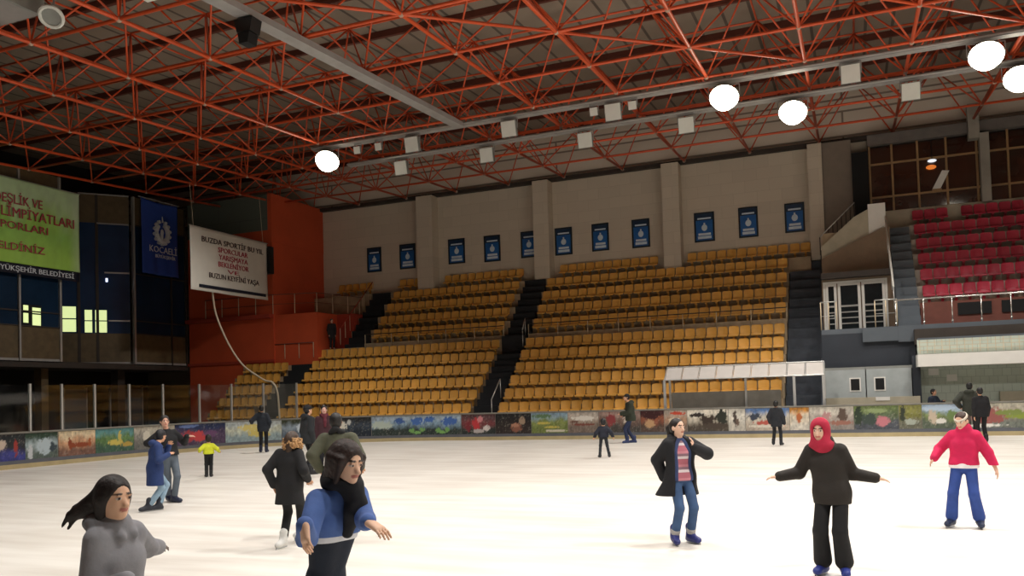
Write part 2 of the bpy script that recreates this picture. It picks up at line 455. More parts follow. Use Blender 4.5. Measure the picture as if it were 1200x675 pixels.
def seat_mesh(w=.44):
    """tip-up stadium shell: front lip, pan, tall back with rounded corners, bracket to the riser"""
    prof = [(-.285, .30), (-.30, .33), (-.29, .37), (-.24, .39), (-.16, .38), (-.09, .375), (-.045, .395), (-.02, .47), (0, .60), (.012, .70), (.018, .76), (.018, .795), (.015, .815)]
    fw_ = [.93, .97, 1, 1, 1, 1, 1, 1, 1, 1, .97, .86, .6]
    n = len(prof); mwid = 6; v = []; f = []
    for side in (0, 1):
        for k, (y, z) in enumerate(prof):
            for q in range(mwid+1):
                t = q/mwid*2-1; hw = w/2*fw_[k]; dish = .03*(t*t)
                if k < 7: yy, zz = y, z+(dish*.8 if k > 2 else 0)
                else: yy, zz = y-dish*1.2, z
                if side:
                    if k < 3: yy += .02
                    elif k < 7: zz -= .02
                    else: yy += .02
                v.append((t*hw, yy, zz))
    W = mwid+1; S = n*W
    for k in range(n-1):
        for q in range(mwid):
            a = k*W+q
            f.append((a, a+1, a+W+1, a+W)); f.append((S+a, S+a+W, S+a+W+1, S+a+1))
    for k in range(n-1):
        a = k*W; f.append((a, a+W, S+a+W, S+a)); a = k*W+mwid; f.append((a, S+a, S+a+W, a+W))
    for q in range(mwid):
        f.append((q, S+q, S+q+1, q+1)); a = (n-1)*W+q; f.append((a, a+1, S+a+1, S+a))
    for y0, y1, z0, z1 in ((-.22, .0, .24, .37), (-.06, .0, .0, .30)):      # bracket and foot
        vv = [(x, y, z) for z in (z0, z1) for y in (y0, y1) for x in (-.05, .05)]
        b = len(v); v += vv; f += [tuple(b+i for i in q) for q in [(0,2,3,1),(4,5,7,6),(0,1,5,4),(2,6,7,3),(0,4,6,2),(1,3,7,5)]]
    return v, f
ORD = ['first', 'second', 'third', 'fourth', 'fifth', 'sixth', 'seventh', 'eighth', 'ninth', 'tenth', 'eleventh', 'twelfth', 'thirteenth',
       'fourteenth', 'fifteenth', 'sixteenth', 'seventeenth', 'eighteenth', 'nineteenth', 'twentieth']
def ordn(k):
    if k <= 20: return ORD[k-1]
    tens = {2: 'twenty', 3: 'thirty', 4: 'forty'}[k//10]
    return tens+'-'+ORD[k % 10-1] if k % 10 else {2: 'twentieth', 3: 'thirtieth', 4: 'fortieth'}[k//10]
sv, sfc = seat_mesh(.45)
sme = bpy.data.meshes.new('stadium_seat'); sme.from_pydata(sv, [], sfc); sme.materials.append(M['seat']); sme.update()
seats = []
PITCH = .505
def fill(x0, x1, y, z, row, blockname, fromright=False, skip=()):
    n = int((x1-x0)/PITCH); off = ((x1-x0)-n*PITCH)/2
    for k in range(n):
        x = x0+off+PITCH*(k+.5)
        if any(a < x < b for a, b in skip): continue
        lab = 'yellow plastic stand seat, %s, %s seat %s' % (row, ordn(n-k if fromright else k+1), blockname)
        seats.append((x, y, z, lab))
PIL = [(-23.05-.75, -23.05+.75), (-15.75-.7, -15.75+.7), (-8.5-.7, -8.5+.7)]
RN = ['front row', 'second row', 'third row', 'fourth row', 'fifth row', 'sixth row']
for i in range(6):
    if i < 5: fill(LX0+.2, -29.45, 36+.74*i, lowfloor(i), RN[i], 'left of the stair by the red wall', True)
    fill(-27.95, -16.8, 36+.74*i, lowfloor(i), RN[i], 'left of the middle stair', True)
    fill(-15.45, LX1, 36+.74*i, lowfloor(i), RN[i], 'right of the middle stair')
UN = ['first upper row', 'second upper row', 'third upper row', 'fourth upper row', 'top row']
for j in range(5):
    sk = PIL if j >= 4 else ()
    fill(-25.3, -16.8, 40.9+.77*j, uppfloor(j), UN[j], 'left of the middle stair', True, sk)
    fill(-15.45, LX1, 40.9+.77*j, uppfloor(j), UN[j], 'right of the middle stair', False, sk)
fill(-29.6, -26.7, 43.98, uppfloor(4), 'top row', 'behind the red landing')
fill(LX1, -1.7, 43.98, uppfloor(4), 'top row', 'at the far right over the dark stair')
seats.sort(key=lambda s: math.sqrt(s[0]**2+s[1]**2+(s[2]-1.5)**2))
first = None
for x, y, z, lab in seats[:300]:
    o = bpy.data.objects.new('stadium_seat', sme); COL.objects.link(o); o.location = (x, y, z)
    tag(o, lab, 'seat', 'yellow stand seats')
m = MB()
for x, y, z, lab in seats[300:]:
    m.add([(p[0]+x, p[1]+y, p[2]+z) for p in sv], sfc)
tag(m.build('stadium_seat', M['seat']), 'farther yellow plastic seats filling the back rows of the stand', 'seat', 'yellow stand seats', 'stuff')

def rail(name, label, pts, h, spacing, matp, matr, mids=(), rr=.025, pr=.022, cat='railing', group=None, knobs=False):
    """posts along a polyline with a top rail (and mid rails)"""
    t = thing(name, label, cat, pts[0], group)
    pts = [Vector(p) for p in pts]
    up = Vector((0, 0, 1))
    MB().path([p+up*h for p in pts], rr, 8).build('top_rail', matr, t, True)
    for q in mids: MB().path([p+up*h*q for p in pts], rr*.6, 6).build('mid_rail', matr, t, True)
    for a, b in zip(pts[:-1], pts[1:]):
        n = max(1, round((b-a).length/spacing))
        for k in range(n+1):
            if k == 0 and a is not pts[0] and (a-pts[0]).length > 1e-6: continue
            p = a.lerp(b, k/n)
            m = MB().tube(p, p+up*h, pr, 8)
            if knobs: m.ball(p+up*h*.93, pr*2.2, 8, 6); m.ball(p+up*.1, pr*2.2, 8, 6)
            m.build('post', matp, t, True)
    return t
G = 'railings on the yellow stand'
rail('cross_aisle_railing', 'thin brown rail with cream posts between lower and upper seats, left of middle stair', [(-25.2, 40.15, 4.85), (-16.8, 40.15, 4.85)], .72, 1.65, M['cream_post'], M['dark_beam'], group=G)
rail('cross_aisle_railing', 'thin brown rail with cream posts between lower and upper seats, right of middle stair', [(-15.4, 40.15, 4.85), (LX1, 40.15, 4.85)], .72, 1.65, M['cream_post'], M['dark_beam'], group=G)
rail('stair_railing', 'cream railing climbing beside the upper left stair from the red landing', [(-27.0, 40.4, 5.1), (-26.75, 43.6, 8.1)], .95, .62, M['cream_post'], M['red_dark'], group=G)
rail('stair_railing', 'short grey handrail at the foot of the middle stair', [(-15.56, 35.5, .85), (-15.56, 36.6, 1.82)], .9, 1.2, M['alu'], M['alu'], group=G)
rail('stair_railing', 'short grey handrail halfway up the middle stair', [(-15.56, 39.7, 4.4), (-15.56, 40.1, 5.02)], .85, 1.0, M['alu'], M['alu'], group=G)
rail('landing_railing', 'cream railing above the left end of the sixth row, by the red wall', [(-31.0, 39.3, 4.4), (-28.0, 39.2, 4.4)], .85, .95, M['cream_post'], M['brown_red'], group=G)
# ------------------------------------------------------------------ red block left of the stand
m = MB(); m.box(-36.9, -30.7, 39.2, 44.25, -.12, 11.9); struct(m.build('wall_left', M['red_wall']), 'red front wall between booths and yellow stand')
m = MB(); m.box(-36.9, -30.72, 39.18, 44.25, 11.9, 14.0); struct(m.build('wall_left', M['green_grey']), 'dark grey upper part of the front wall')
m = MB(); m.box(-30.95, -30.68, 39.16, 44.25, 11.2, 14.02); struct(m.build('wall_left', M['red_wall']), 'red side wall strip at the corner')
m = MB(); m.box(-37.0, -30.66, 39.1, 39.22, 4.25, 4.4); struct(m.build('trim_7', M['red_dark']), 'dark red ledge across the red wall')
m = MB(); m.box(-30.7, -27.8, 39.3, 43.2, 4.0, 6.95); struct(m.build('wall_left', M['red_wall']), 'lower red landing block beside the stairs')
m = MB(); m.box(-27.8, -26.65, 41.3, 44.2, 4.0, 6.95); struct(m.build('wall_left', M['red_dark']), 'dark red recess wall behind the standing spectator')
rail('landing_railing', 'cream railing along the top of the red landing', [(-35.5, 39.05, 7.0), (-30.6, 39.05, 7.0), (-27.85, 39.4, 6.95), (-27.0, 42.8, 6.95)], 1.1, 1.2, M['cream_post'], M['brown_red'], mids=(.5,), group=G)
m = MB(); m.box(-36.9, -30.7, 38.85, 39.2, 6.78, 7.0); struct(m.build('trim_8', M['red_dark']), 'dark red landing edge')
t = thing('wall_speaker', 'dark loudspeaker box on the red corner behind the white banner', 'loudspeaker', (-30.85, 38.9, 9.6))
MB().box(-31.1, -30.55, 38.75, 39.15, 9.3, 10.85).build('cabinet', M['black_plastic'], t)
MB().box(-31.05, -30.6, 38.72, 38.76, 9.4, 10.75).build('grille', M['black'], t)
# ------------------------------------------------------------------ text helper
def text_mesh(name, s, size, loc, rot, matl, parent, width=None, align='CENTER', ext=.004):
    cu = bpy.data.curves.new(name, 'FONT'); cu.body = s; cu.size = size; cu.align_x = align; cu.extrude = ext
    cu.resolution_u = 2
    o = bpy.data.objects.new(name, cu); COL.objects.link(o)
    dg = bpy.context.evaluated_depsgraph_get(); dg.update()
    me = bpy.data.meshes.new_from_object(o.evaluated_get(dg))
    bpy.data.objects.remove(o, do_unlink=True); bpy.data.curves.remove(cu)
    xs = [v.co.x for v in me.vertices]; sx = 1.
    if width and xs: sx = width/(max(xs)-min(xs))
    L = LOC.get(parent.name, Vector((0, 0, 0)))
    mtx = Matrix.Translation(Vector(loc)-L) @ rot.to_4x4() @ Matrix.Diagonal((sx, 1, 1, 1))
    me.transform(mtx); me.materials.clear(); me.materials.append(matl)
    # one object per word
    import bmesh
    bm = bmesh.new(); bm.from_mesh(me); bm.verts.ensure_lookup_table()
    inv = (Matrix.Translation(Vector(loc)-L) @ rot.to_4x4()).inverted()
    seen = set(); isl = []
    for v0 in bm.verts:
        if v0.index in seen: continue
        st = [v0]; seen.add(v0.index); g = []
        while st:
            q = st.pop(); g.append(q.index)
            for e in q.link_edges:
                w = e.other_vert(q)
                if w.index not in seen: seen.add(w.index); st.append(w)
        xs_ = [(inv @ bm.verts[i].co).x for i in g]; isl.append((min(xs_), max(xs_), g))
    isl.sort(key=lambda a: a[0]); words = []; gap = .2*size*sx
    for a, b, g in isl:
        if words and a-words[-1][0] < gap: words[-1][0] = max(words[-1][0], b); words[-1][1] += g
        else: words.append([b, list(g)])
    for b, g in words:
        ids = {i: k for k, i in enumerate(g)}
        fs = [[ids[v.index] for v in f.verts] for f in bm.faces if f.verts[0].index in ids]
        m2 = bpy.data.meshes.new(name); m2.from_pydata([tuple(bm.verts[i].co) for i in g], [], fs); m2.materials.append(matl)
        ob = bpy.data.objects.new(name, m2); COL.objects.link(ob); ob.parent = parent
    bm.free(); return ob
R_BACK = Matrix(((1, 0, 0), (0, 0, -1), (0, 1, 0)))          # text on a wall facing -Y
R_LEFT = Matrix(((0, 0, 1), (1, 0, 0), (0, 1, 0)))           # text on a wall facing +X

# ------------------------------------------------------------------ glass booths on the left
BX = -37.0
def booth_wall(y0, y1, name, label, posts, ztop=13.7):
    """one run of glazed booth front in the plane x = BX"""
    t = thing(name, label, 'booth', (BX, (y0+y1)/2, 4.3), 'glazed booths on the left wall')
    MB().box(BX-.35, BX, y0, y1, 4.25, 4.42).build('sill_beam', M['grey_steel'], t)
    MB().box(BX-.2, BX-.04, y0, y1, 4.42, 6.0).build('lower_panel', M['booth_brown'], t)
    MB().box(BX-.15, BX-.06, y0, y1, 6.0, 12.1).build('glazing', M['glassdark'], t)
    MB().box(BX-.2, BX-.04, y0, y1, 12.1, ztop).build('upper_panel', M['booth_brown'], t)
    for z in (6.0, 6.72, 9.38, 12.1):
        MB().box(BX-.1, BX+.02, y0, y1, z-.03, z+.03).build('transom', M['dark_beam'], t)
    for y, w, mt in posts:
        MB().box(BX-.12, BX+.05, y-w, y+w, 4.3, ztop).build('mullion', mt, t)
    return t
booth_wall(24.0, 30.5, 'glazed_booth', 'dark glazed booth behind the green banner', [(30.44, .06, M['alu']), (28.2, .05, M['grey_steel']), (26.0, .05, M['grey_steel'])])
booth_wall(35.15, 39.1, 'glazed_booth', 'dark glazed booth under the blue flag', [(35.17, .055, M['alu']), (37.9, .03, M['dark_beam']), (39.05, .04, M['dark_beam'])])
# the slanted bay between them
t = thing('glazed_bay', 'slanted dark glass bay with lit yellow window between the booths', 'booth', (-38, 33.9, 4.3), 'glazed booths on the left wall')
A0 = Vector((-37.0, 35.1, 0)); AD = Vector((-4, -4.5, 0)); AN = Vector((4.5, -4, 0)).normalized()
def fac(s0, s1, z0, z1, out, th, name, mt):
    p = [A0+AD*s0+AN*out, A0+AD*s1+AN*out]
    q = [(p[0].x, p[0].y, z0), (p[1].x, p[1].y, z0), (p[1].x, p[1].y, z1), (p[0].x, p[0].y, z1)]
    return MB().prism(q, -AN*th).build(name, mt, t)
fac(.03, .95, 4.42, 6.0, 0, .15, 'lower_panel', M['booth_brown'])
fac(.03, .95, 6.0, 12.1, -.03, .1, 'glazing', mat('bay_glass', '#22395a', .25, .35, .5, spec=.3))
fac(.03, .95, 12.1, 13.7, 0, .15, 'upper_panel', M['booth_brown'])
fac(.035, .95, 4.25, 4.42, .0, .25, 'sill_beam', M['grey_steel'])
for z, a, b, mt in ((6.70, .03, .21, 'alu'), (9.36, .03, .24, 'alu'), (12.08, .03, .3, 'grey_steel'), (13.68, .03, .45, 'grey_steel')):
    fac(a, b, z-.035, z+.035, .04, .08, 'transom', M[mt])
for s in (.30, .45, .60):
    fac(s-.012, s+.012, 4.42, 13.7, .03, .08, 'mullion', M['dark_beam'])
for a, b, z0, z1 in ((.225, .32, 6.05, 6.66), (.225, .32, 6.72, 7.28), (.345, .405, 6.05, 6.66), (.345, .405, 6.72, 7.28),
                     (.475, .582, 6.08, 6.75), (.475, .582, 6.82, 7.45)):
    tag(fac(a, b, z0, z1, .0, .02, 'lit_pane', M['lit_window']), 'bright yellow lit window pane')
lp = fac(.213, .23, 8.85, 9.05, .02, .05, 'bulb', mat('bay_bulb', '#ffffff', .4, 0, emit='#dfe8ff', estr=2))
t = thing('lit_window', 'small bright yellow window of two panes in the left booth', 'window', (BX, 28.9, 6.0))
for y0, y1, z0, z1 in ((28.42, 28.68, 6.15, 6.62), (28.42, 28.68, 6.7, 7.0), (28.9, 29.35, 6.05, 6.58), (28.9, 29.35, 6.65, 6.92)):
    MB().box(BX-.05, BX-.02, y0, y1, z0, z1).build('pane', M['lit_window'], t)
MB().box(BX-.055, BX-.03, 28.36, 29.41, 6.0, 7.05).build('frame', M['black'], t)
# ceiling slab of the booths, wall below
m = MB(); m.box(-47.4, -37.0, 23.0, 39.15, 4.0, 4.3); struct(m.build('trim_9', M['dark_beam']), 'dark underside of the booths')
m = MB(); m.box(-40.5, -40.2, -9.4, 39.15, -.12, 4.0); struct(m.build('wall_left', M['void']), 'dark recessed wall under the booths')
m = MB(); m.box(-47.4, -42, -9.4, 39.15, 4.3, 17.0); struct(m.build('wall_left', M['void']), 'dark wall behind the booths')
for k, (y, w, c) in enumerate(((27.2, .28, 'booth_brown'), (30.4, .2, 'booth_brown'), (35.2, .25, 'dark_beam'))):
    m = MB(); m.box(-38.6, -38.1, y-w, y+w, -.12, 4.0); struct(m.build('trim_%d' % (10+k), M[c]))
for k, (y0, y1) in enumerate(((27.6, 29.0), (33.2, 34.6), (36.3, 38.6))):
    t = thing('grey_door', ('dull grey door under the left booth', 'dull grey door under the slanted bay', 'wide dull grey shutter next to the red wall')[k], 'door', (-40.1, (y0+y1)/2, -.12))
    MB().box(-40.2, -40.12, y0, y1, -.1, 3.0).build('door_panel', M['charcoal'], t)
    MB().box(-40.2, -40.1, y0-.08, y0, -.1, 3.08).build('door_frame', M['grey_steel'], t)
    MB().box(-40.2, -40.1, y1, y1+.08, -.1, 3.08).build('door_frame', M['grey_steel'], t)

# ------------------------------------------------------------------ rink boards
BT = 1.17
def bpath(s, off=0.):
    a = RX0-off; r = RR+off
    if s < 15.2: return Vector((a, 10+s, 0))
    if s < 27.92:
        q = (s-15.2)/RR; return Vector((RX0+RR-r*math.cos(q), RY1-RR+r*math.sin(q), 0))
    return Vector((RX0+RR+s-27.92, RY1+off, 0))
def strip(s0, s1, z0, z1, o0, o1):
    m = MB(); n = max(1, int((s1-s0)/.4)); v = []; f = []
    for k in range(n+1):
        s = s0+(s1-s0)*k/n
        for o, z in ((o0, z0), (o1, z0), (o1, z1), (o0, z1)):
            p = bpath(s, o); v.append((p.x, p.y, z))
    for k in range(n):
        for q in range(4): f.append((k*4+q, k*4+(q+1) % 4, k*4+4+(q+1) % 4, k*4+4+q))
    f += [(3, 2, 1, 0), tuple(n*4+q for q in range(4))]
    return m.add(v, f)
rb = thing('rink_boards', 'low rink boards covered with printed picture panels around the ice', 'rink boards', (RX0, 25, 0))
strip(-14, 58.5, .0, BT-.03, .03, .14).build('board_body', M['boxgrey'], rb)
strip(-14, 58.5, .0, .15, 0, .05).build('kick_strip', M['kick'], rb)
strip(-14, 58.5, .15, .27, .0, .04).build('lower_strip', M['kick_dark'], rb)
strip(-14, 58.5, BT-.03, BT+.02, -.02, .17).build('top_rail', M['board_top'], rb)
AT = M['attr']
def vnoise(u, v, sd, oct=4):
    r = 0.; a = .5; tot = 0
    for o in range(oct):
        fq = 2**o*3
        x, y = u*fq*1.7, v*fq
        xi, yi = np.floor(x).astype(int), np.floor(y).astype(int); xf, yf = x-xi, y-yi
        xf = xf*xf*(3-2*xf); yf = yf*yf*(3-2*yf)
        def h(i, j):
            n = (i*374761393+j*668265263+sd*974634177+o*31337) & 0x7fffffff
            n = ((n ^ (n >> 13))*1274126177) & 0x7fffffff
            return (n % 10007)/10007.
        r = r+a*((h(xi, yi)*(1-xf)+h(xi+1, yi)*xf)*(1-yf)+(h(xi, yi+1)*(1-xf)+h(xi+1, yi+1)*xf)*yf); tot += a; a *= .55
    return r/tot
def panel(s0, s1, top, midc, bot, blobs, sd, mixn=.5):
    """a printed picture: three soft bands, mottled, with painted shapes (u, v, ru, rv, colour)"""
    nu = max(8, int((s1-s0)/.035)); nv = 26
    U, V = np.meshgrid(np.linspace(0, 1, nu+1), np.linspace(0, 1, nv+1), indexing='ij')
    asp = (s1-s0)/.8
    nz = vnoise(U*asp, V, sd); nz2 = vnoise(U*asp*2.3, V*2.3, sd+7); nz3 = vnoise(U*asp*5.1, V*5.1, sd+19)
    vv = np.clip(V+(nz-.5)*.45, 0, 1)
    c = [np.array(hexc(q)) for q in (bot, midc, top)]
    w = np.clip((vv-.25)/.3, 0, 1)[..., None]; w2 = np.clip((vv-.6)/.25, 0, 1)[..., None]
    A = (c[0]*(1-w)+c[1]*w)*(1-w2)+c[2]*w2
    A = A*(1+mixn*(nz2-.5)[..., None]*2.2)
    g_ = np.clip((nz3-.62)*5, 0, 1)[..., None]*.4; A = A*(1-g_)+np.array(hexc('#b8b4a8'))*g_
    g_ = np.clip((.36-nz3)*5, 0, 1)[..., None]*.5; A = A*(1-g_)+np.array(hexc('#23262a'))*g_
    for bu, bv, ru, rv, col in blobs:
        d = ((U-bu)/ru)**2+((V-bv)/rv)**2+(nz2-.5)*2.2+(nz3-.5)*1.4
        k = np.clip((1.15-d)/.3, 0, 1)[..., None]
        A = A*(1-k)+np.array(hexc(col))*k
    A = np.clip(A, 0, 1)
    v = []; f = []
    for i in range(nu+1):
        p = bpath(s0+(s1-s0)*i/nu, .015)
        for j in range(nv+1): v.append((p.x, p.y, .27+(BT-.05-.27)*j/nv))
    for i in range(nu):
        for j in range(nv):
            a = i*(nv+1)+j; f.append((a, a+nv+1, a+nv+2, a+1))
    me = bpy.data.meshes.new('advert_panel')
    L = LOC[rb.name]
    me.from_pydata([tuple(Vector(p)-L) for p in v], [], f)
    ca = me.color_attributes.new('Col', 'FLOAT_COLOR', 'POINT')
    ca.data.foreach_set('color', np.concatenate([A.reshape(-1, 3), np.ones((A.size//3, 1))], 1).astype(np.float32).ravel())
    me.materials.append(AT); o = bpy.data.objects.new('advert_panel', me); COL.objects.link(o); o.parent = rb
    # a real sheet: give it its thickness
    md = o.modifiers.new('thickness', 'SOLIDIFY'); md.thickness = .012; md.offset = -1
    return o
PANELS = [
 (5.0, 8.0, '#30343c', '#4a5a4c', '#2b3350', [], ''),
 (8.0, 9.38, '#1c2226', '#2a2c30', '#3a3f86', [(.4, .6, .1, .2, '#c9b8a8'), (.75, .5, .06, .3, '#a03a34')], 'dark night picture panel with blue base'),
 (9.38, 10.58, '#2c4434', '#9fb0b4', '#56645e', [(.6, .45, .25, .3, '#b8c8cf'), (.15, .3, .08, .35, '#c7ccd0'), (.85, .4, .1, .2, '#38464e')], 'fountain picture panel'),
 (10.62, 12.11, '#d9c6a4', '#c89a76', '#7d5a4c', [(.3, .5, .05, .25, '#8a3c22'), (.55, .42, .3, .1, '#8f4426'), (.85, .5, .04, .2, '#a3562f')], 'sunset skyline picture panel'),
 (12.13, 13.84, '#5c8f90', '#5f7f4a', '#40604e', [(.5, .4, .2, .12, '#cdbb5e'), (.62, .6, .05, .25, '#c7b660'), (.8, .3, .15, .1, '#b79a4a')], 'teal and green park picture panel'),
 (13.86, 15.86, '#b4aea0', '#8f8c84', '#6d6c68', [(.3, .6, .1, .2, '#d0cabb'), (.6, .5, .1, .2, '#56544f')], 'grey white picture panel'),
 (15.88, 18.22, '#223058', '#4a3a58', '#4d3a56', [(.28, .42, .14, .25, '#b03a40'), (.5, .4, .14, .25, '#c8474a'), (.72, .5, .15, .15, '#6d4a70'), (.3, .92, .2, .07, '#6d83b8')], 'navy and red flower picture panel'),
 (18.24, 20.7, '#b9c4c6', '#c6cbb8', '#8fa3a8', [(.5, .7, .25, .2, '#d8c878'), (.62, .4, .18, .2, '#d3c26a')], 'pale blue and yellow picture panel'),
 (20.72, 22.57, '#38402a', '#8a9aa8', '#5b6a7a', [(.5, .6, .15, .25, '#c6d2dc'), (.75, .5, .08, .2, '#3c5a86')], 'mixed blue grey picture panel'),
 (22.6, 24.65, '#23262a', '#34404e', '#1e2a38', [(.35, .6, .12, .2, '#dcd9cc'), (.3, .62, .05, .08, '#1e2226'), (.52, .75, .04, .15, '#c9ccc8')], 'dark picture panel with pale horned shape'),
 (24.67, 28.92, '#a9bccb', '#7f9aae', '#2e3b38', [(.1, .55, .12, .2, '#b9c6bb'), (.3, .75, .05, .15, '#40619f'), (.5, .72, .07, .2, '#4a70b4'), (.64, .8, .05, .16, '#4a70b4'), (.86, .7, .08, .22, '#466bb0'),
    (.44, .22, .03, .12, '#78a860'), (.49, .12, .04, .08, '#7fb266'), (.55, .25, .03, .12, '#78a860'), (.73, .22, .03, .12, '#78a860'), (.78, .12, .04, .08, '#7fb266'), (.84, .25, .03, .12, '#78a860')], 'blue and white picture panel with green zigzags'),
 (28.94, 30.56, '#5a3c40', '#7a3c40', '#28302e', [(.45, .5, .14, .3, '#c03a40'), (.55, .75, .08, .18, '#d0868a'), (.75, .3, .1, .15, '#d8d0cc'), (.5, .15, .2, .1, '#b8b0ae'), (.2, .4, .08, .3, '#7a2c34')], 'red crowd picture panel'),
 (30.58, 32.22, '#1a1a1c', '#241d1b', '#2e2523', [(.6, .3, .15, .22, '#8a5a48'), (.75, .65, .08, .2, '#a08a74'), (.55, .42, .1, .1, '#b08068')], 'dark picture panel with brown figures'),
 (32.24, 33.86, '#8aa4b4', '#7d8a4a', '#6d7a40', [(.3, .85, .25, .1, '#5d7a56'), (.35, .5, .2, .05, '#c4b458'), (.55, .3, .2, .05, '#c4b458'), (.7, .12, .3, .06, '#cfc7b4')], 'green field picture panel'),
 (33.88, 35.2, '#b7ada2', '#9a8a7c', '#786a60', [(.5, .7, .4, .12, '#dcd7cd'), (.5, .4, .35, .06, '#7a4238'), (.2, .55, .15, .06, '#6a4a40')], 'grey rooftops picture panel'),
 (35.22, 36.95, '#a58a80', '#70584e', '#4a4440', [(.3, .6, .1, .3, '#8a3a3c'), (.7, .6, .1, .25, '#c8bcae')], 'brown red picture panel'),
 (36.97, 37.92, '#3e1a1c', '#8c5038', '#57453c', [(.5, .75, .35, .18, '#3a1416'), (.4, .4, .2, .2, '#c09a72')], 'dark red arch picture panel'),
 (37.94, 38.84, '#b0a496', '#b58f74', '#7d6e62', [(.6, .85, .3, .08, '#c4482e'), (.4, .4, .2, .25, '#d8c9b0')], 'beige picture panel'),
 (38.86, 40.43, '#e3ddcf', '#bdb6a6', '#4e463c', [(.25, .75, .2, .1, '#2c2622'), (.5, .5, .18, .25, '#3a2e26'), (.85, .6, .12, .4, '#2b2f26'), (.7, .25, .3, .15, '#4a3f36')], 'white picture panel with black riders'),
 (40.45, 41.07, '#cfcbc0', '#dcd8cd', '#c4beb2', [(.4, .6, .12, .3, '#4a403a'), (.55, .4, .1, .15, '#6a584c')], 'white picture panel with one dark figure'),
 (41.09, 42.7, '#5b7fb4', '#c8c2b4', '#b7aa9a', [(.2, .62, .15, .15, '#3a4250'), (.5, .35, .3, .1, '#b5564a'), (.5, .2, .4, .06, '#d8d2c4')], 'blue sky picture panel with red dots'),
 (42.72, 43.4, '#c88a3a', '#d8cbb4', '#d2ccc0', [(.5, .55, .15, .2, '#b8683a')], 'orange and white picture panel'),
 (43.42, 44.95, '#c9c4b8', '#ada39a', '#8e8680', [(.75, .6, .1, .3, '#5a4a40'), (.4, .6, .12, .2, '#b58a88'), (.7, .3, .25, .1, '#9a6a5c')], 'pale picture panel with a small tree'),
 (44.97, 46.46, '#6d7f4c', '#5d6d4e', '#4a4f58', [(.1, .6, .1, .4, '#2c3a2a'), (.65, .35, .16, .22, '#c47a84'), (.35, .45, .15, .25, '#3d4a44'), (.5, .8, .25, .1, '#8fa070')], 'green garden picture panel with pink bloom'),
 (46.48, 47.21, '#8a8a4a', '#7a7a3e', '#6a6a5a', [(.5, .3, .3, .12, '#a8b0a4'), (.15, .6, .1, .4, '#31392a')], 'olive green picture panel'),
 (47.23, 48.57, '#9db4cc', '#7b8a58', '#5b6656', [(.4, .85, .4, .12, '#b4c8dc'), (.25, .5, .1, .3, '#c8b8a4'), (.45, .3, .12, .1, '#e2e0d8'), (.75, .55, .15, .2, '#6e8650')], 'landscape picture panel with blue sky'),
 (48.59, 50.8, '#bdb9a8', '#8c7f72', '#70766e', [(.35, .5, .25, .3, '#9a5a56'), (.75, .5, .2, .15, '#8a9a40'), (.62, .62, .2, .12, '#7f8f4a'), (.25, .1, .3, .06, '#e8e6e0')], 'reddish plant picture panel'),
 (50.82, 54.0, '#9db4cc', '#7b8a58', '#5b6656', [], ''),
]
for k, (a, b, c1, c2, c3, bl, lab) in enumerate(PANELS):
    o = panel(a, b, c1, c2, c3, bl, 11+k*5)
    if lab: o['label'] = lab
# glass on the boards
rg = thing('rink_glass', 'clear glass shield on grey posts along the left boards', 'glass shield', (RX0, 22, BT))
PS = [7.2, 8.4, 9.6, 10.8, 12.15, 13.7, 15.35, 17.1, 18.55, 19.95, 21.4]
for s in PS:
    p = bpath(s, .07); MB().box(p.x-.035, p.x+.035, p.y-.035, p.y+.035, BT+.02, 2.76).build('post', M['alu'], rg)
for a, b in zip(PS[:-1], PS[1:]):
    n = 3; v = []; f = []
    m = strip(a+.04, b-.04, BT+.02, 2.72, .065, .078); m.build('pane', M['glasspane'], rg)

# ------------------------------------------------------------------ right end: timekeeper box, service doors, landing, red seats
t = thing('timekeeper_box', 'glazed timekeeper bench with sloping clear canopy behind the boards', 'bench shelter', (-4.1, 34.8, 0))
for k in range(9):
    x0 = -7.2+.683*k
    MB().prism([(x0+.03, 34.15, 2.36), (x0+.653, 34.15, 2.36), (x0+.653, 34.75, 2.84), (x0+.03, 34.75, 2.84)], (0, .012, -.016)).build('canopy_panel', M['polycarb'], t)
m = MB()
for k in range(10):
    x0 = -7.2+.683*k; m.tube((x0, 34.13, 2.35), (x0, 34.77, 2.86), .018, 6)
m.tube((-7.2, 34.13, 2.34), (-1.05, 34.13, 2.34), .025, 6); m.tube((-7.2, 34.77, 2.87), (-1.05, 34.77, 2.87), .025, 6)
m.build('canopy_frame', M['alu'], t)
for x in (-7.2, -2.15, -1.08):
    MB().box(x-.05, x+.05, 34.12, 34.22, -.1, 2.35).build('post', M['alu'], t)
for x in (-7.2, -4.1, -1.08):
    MB().box(x-.04, x+.04, 35.2, 35.28, -.1, 2.86).build('rear_post', M['alu'], t)
    MB().tube((x, 34.77, 2.86), (x, 35.24, 2.84), .025, 6).build('bracket', M['alu'], t)
MB().box(-7.15, -2.75, 35.3, 35.36, -.1, 1.82).build('back_panel', M['boxgrey'], t)
MB().box(-7.0, -2.8, 34.75, 35.15, .42, .47).build('bench', M['boxgrey'], t)
m = MB()
for x in (-6.6, -4.9, -3.2): m.box(x-.03, x+.03, 34.8, 35.1, -.1, .42)
m.build('bench_legs', M['alu'], t)
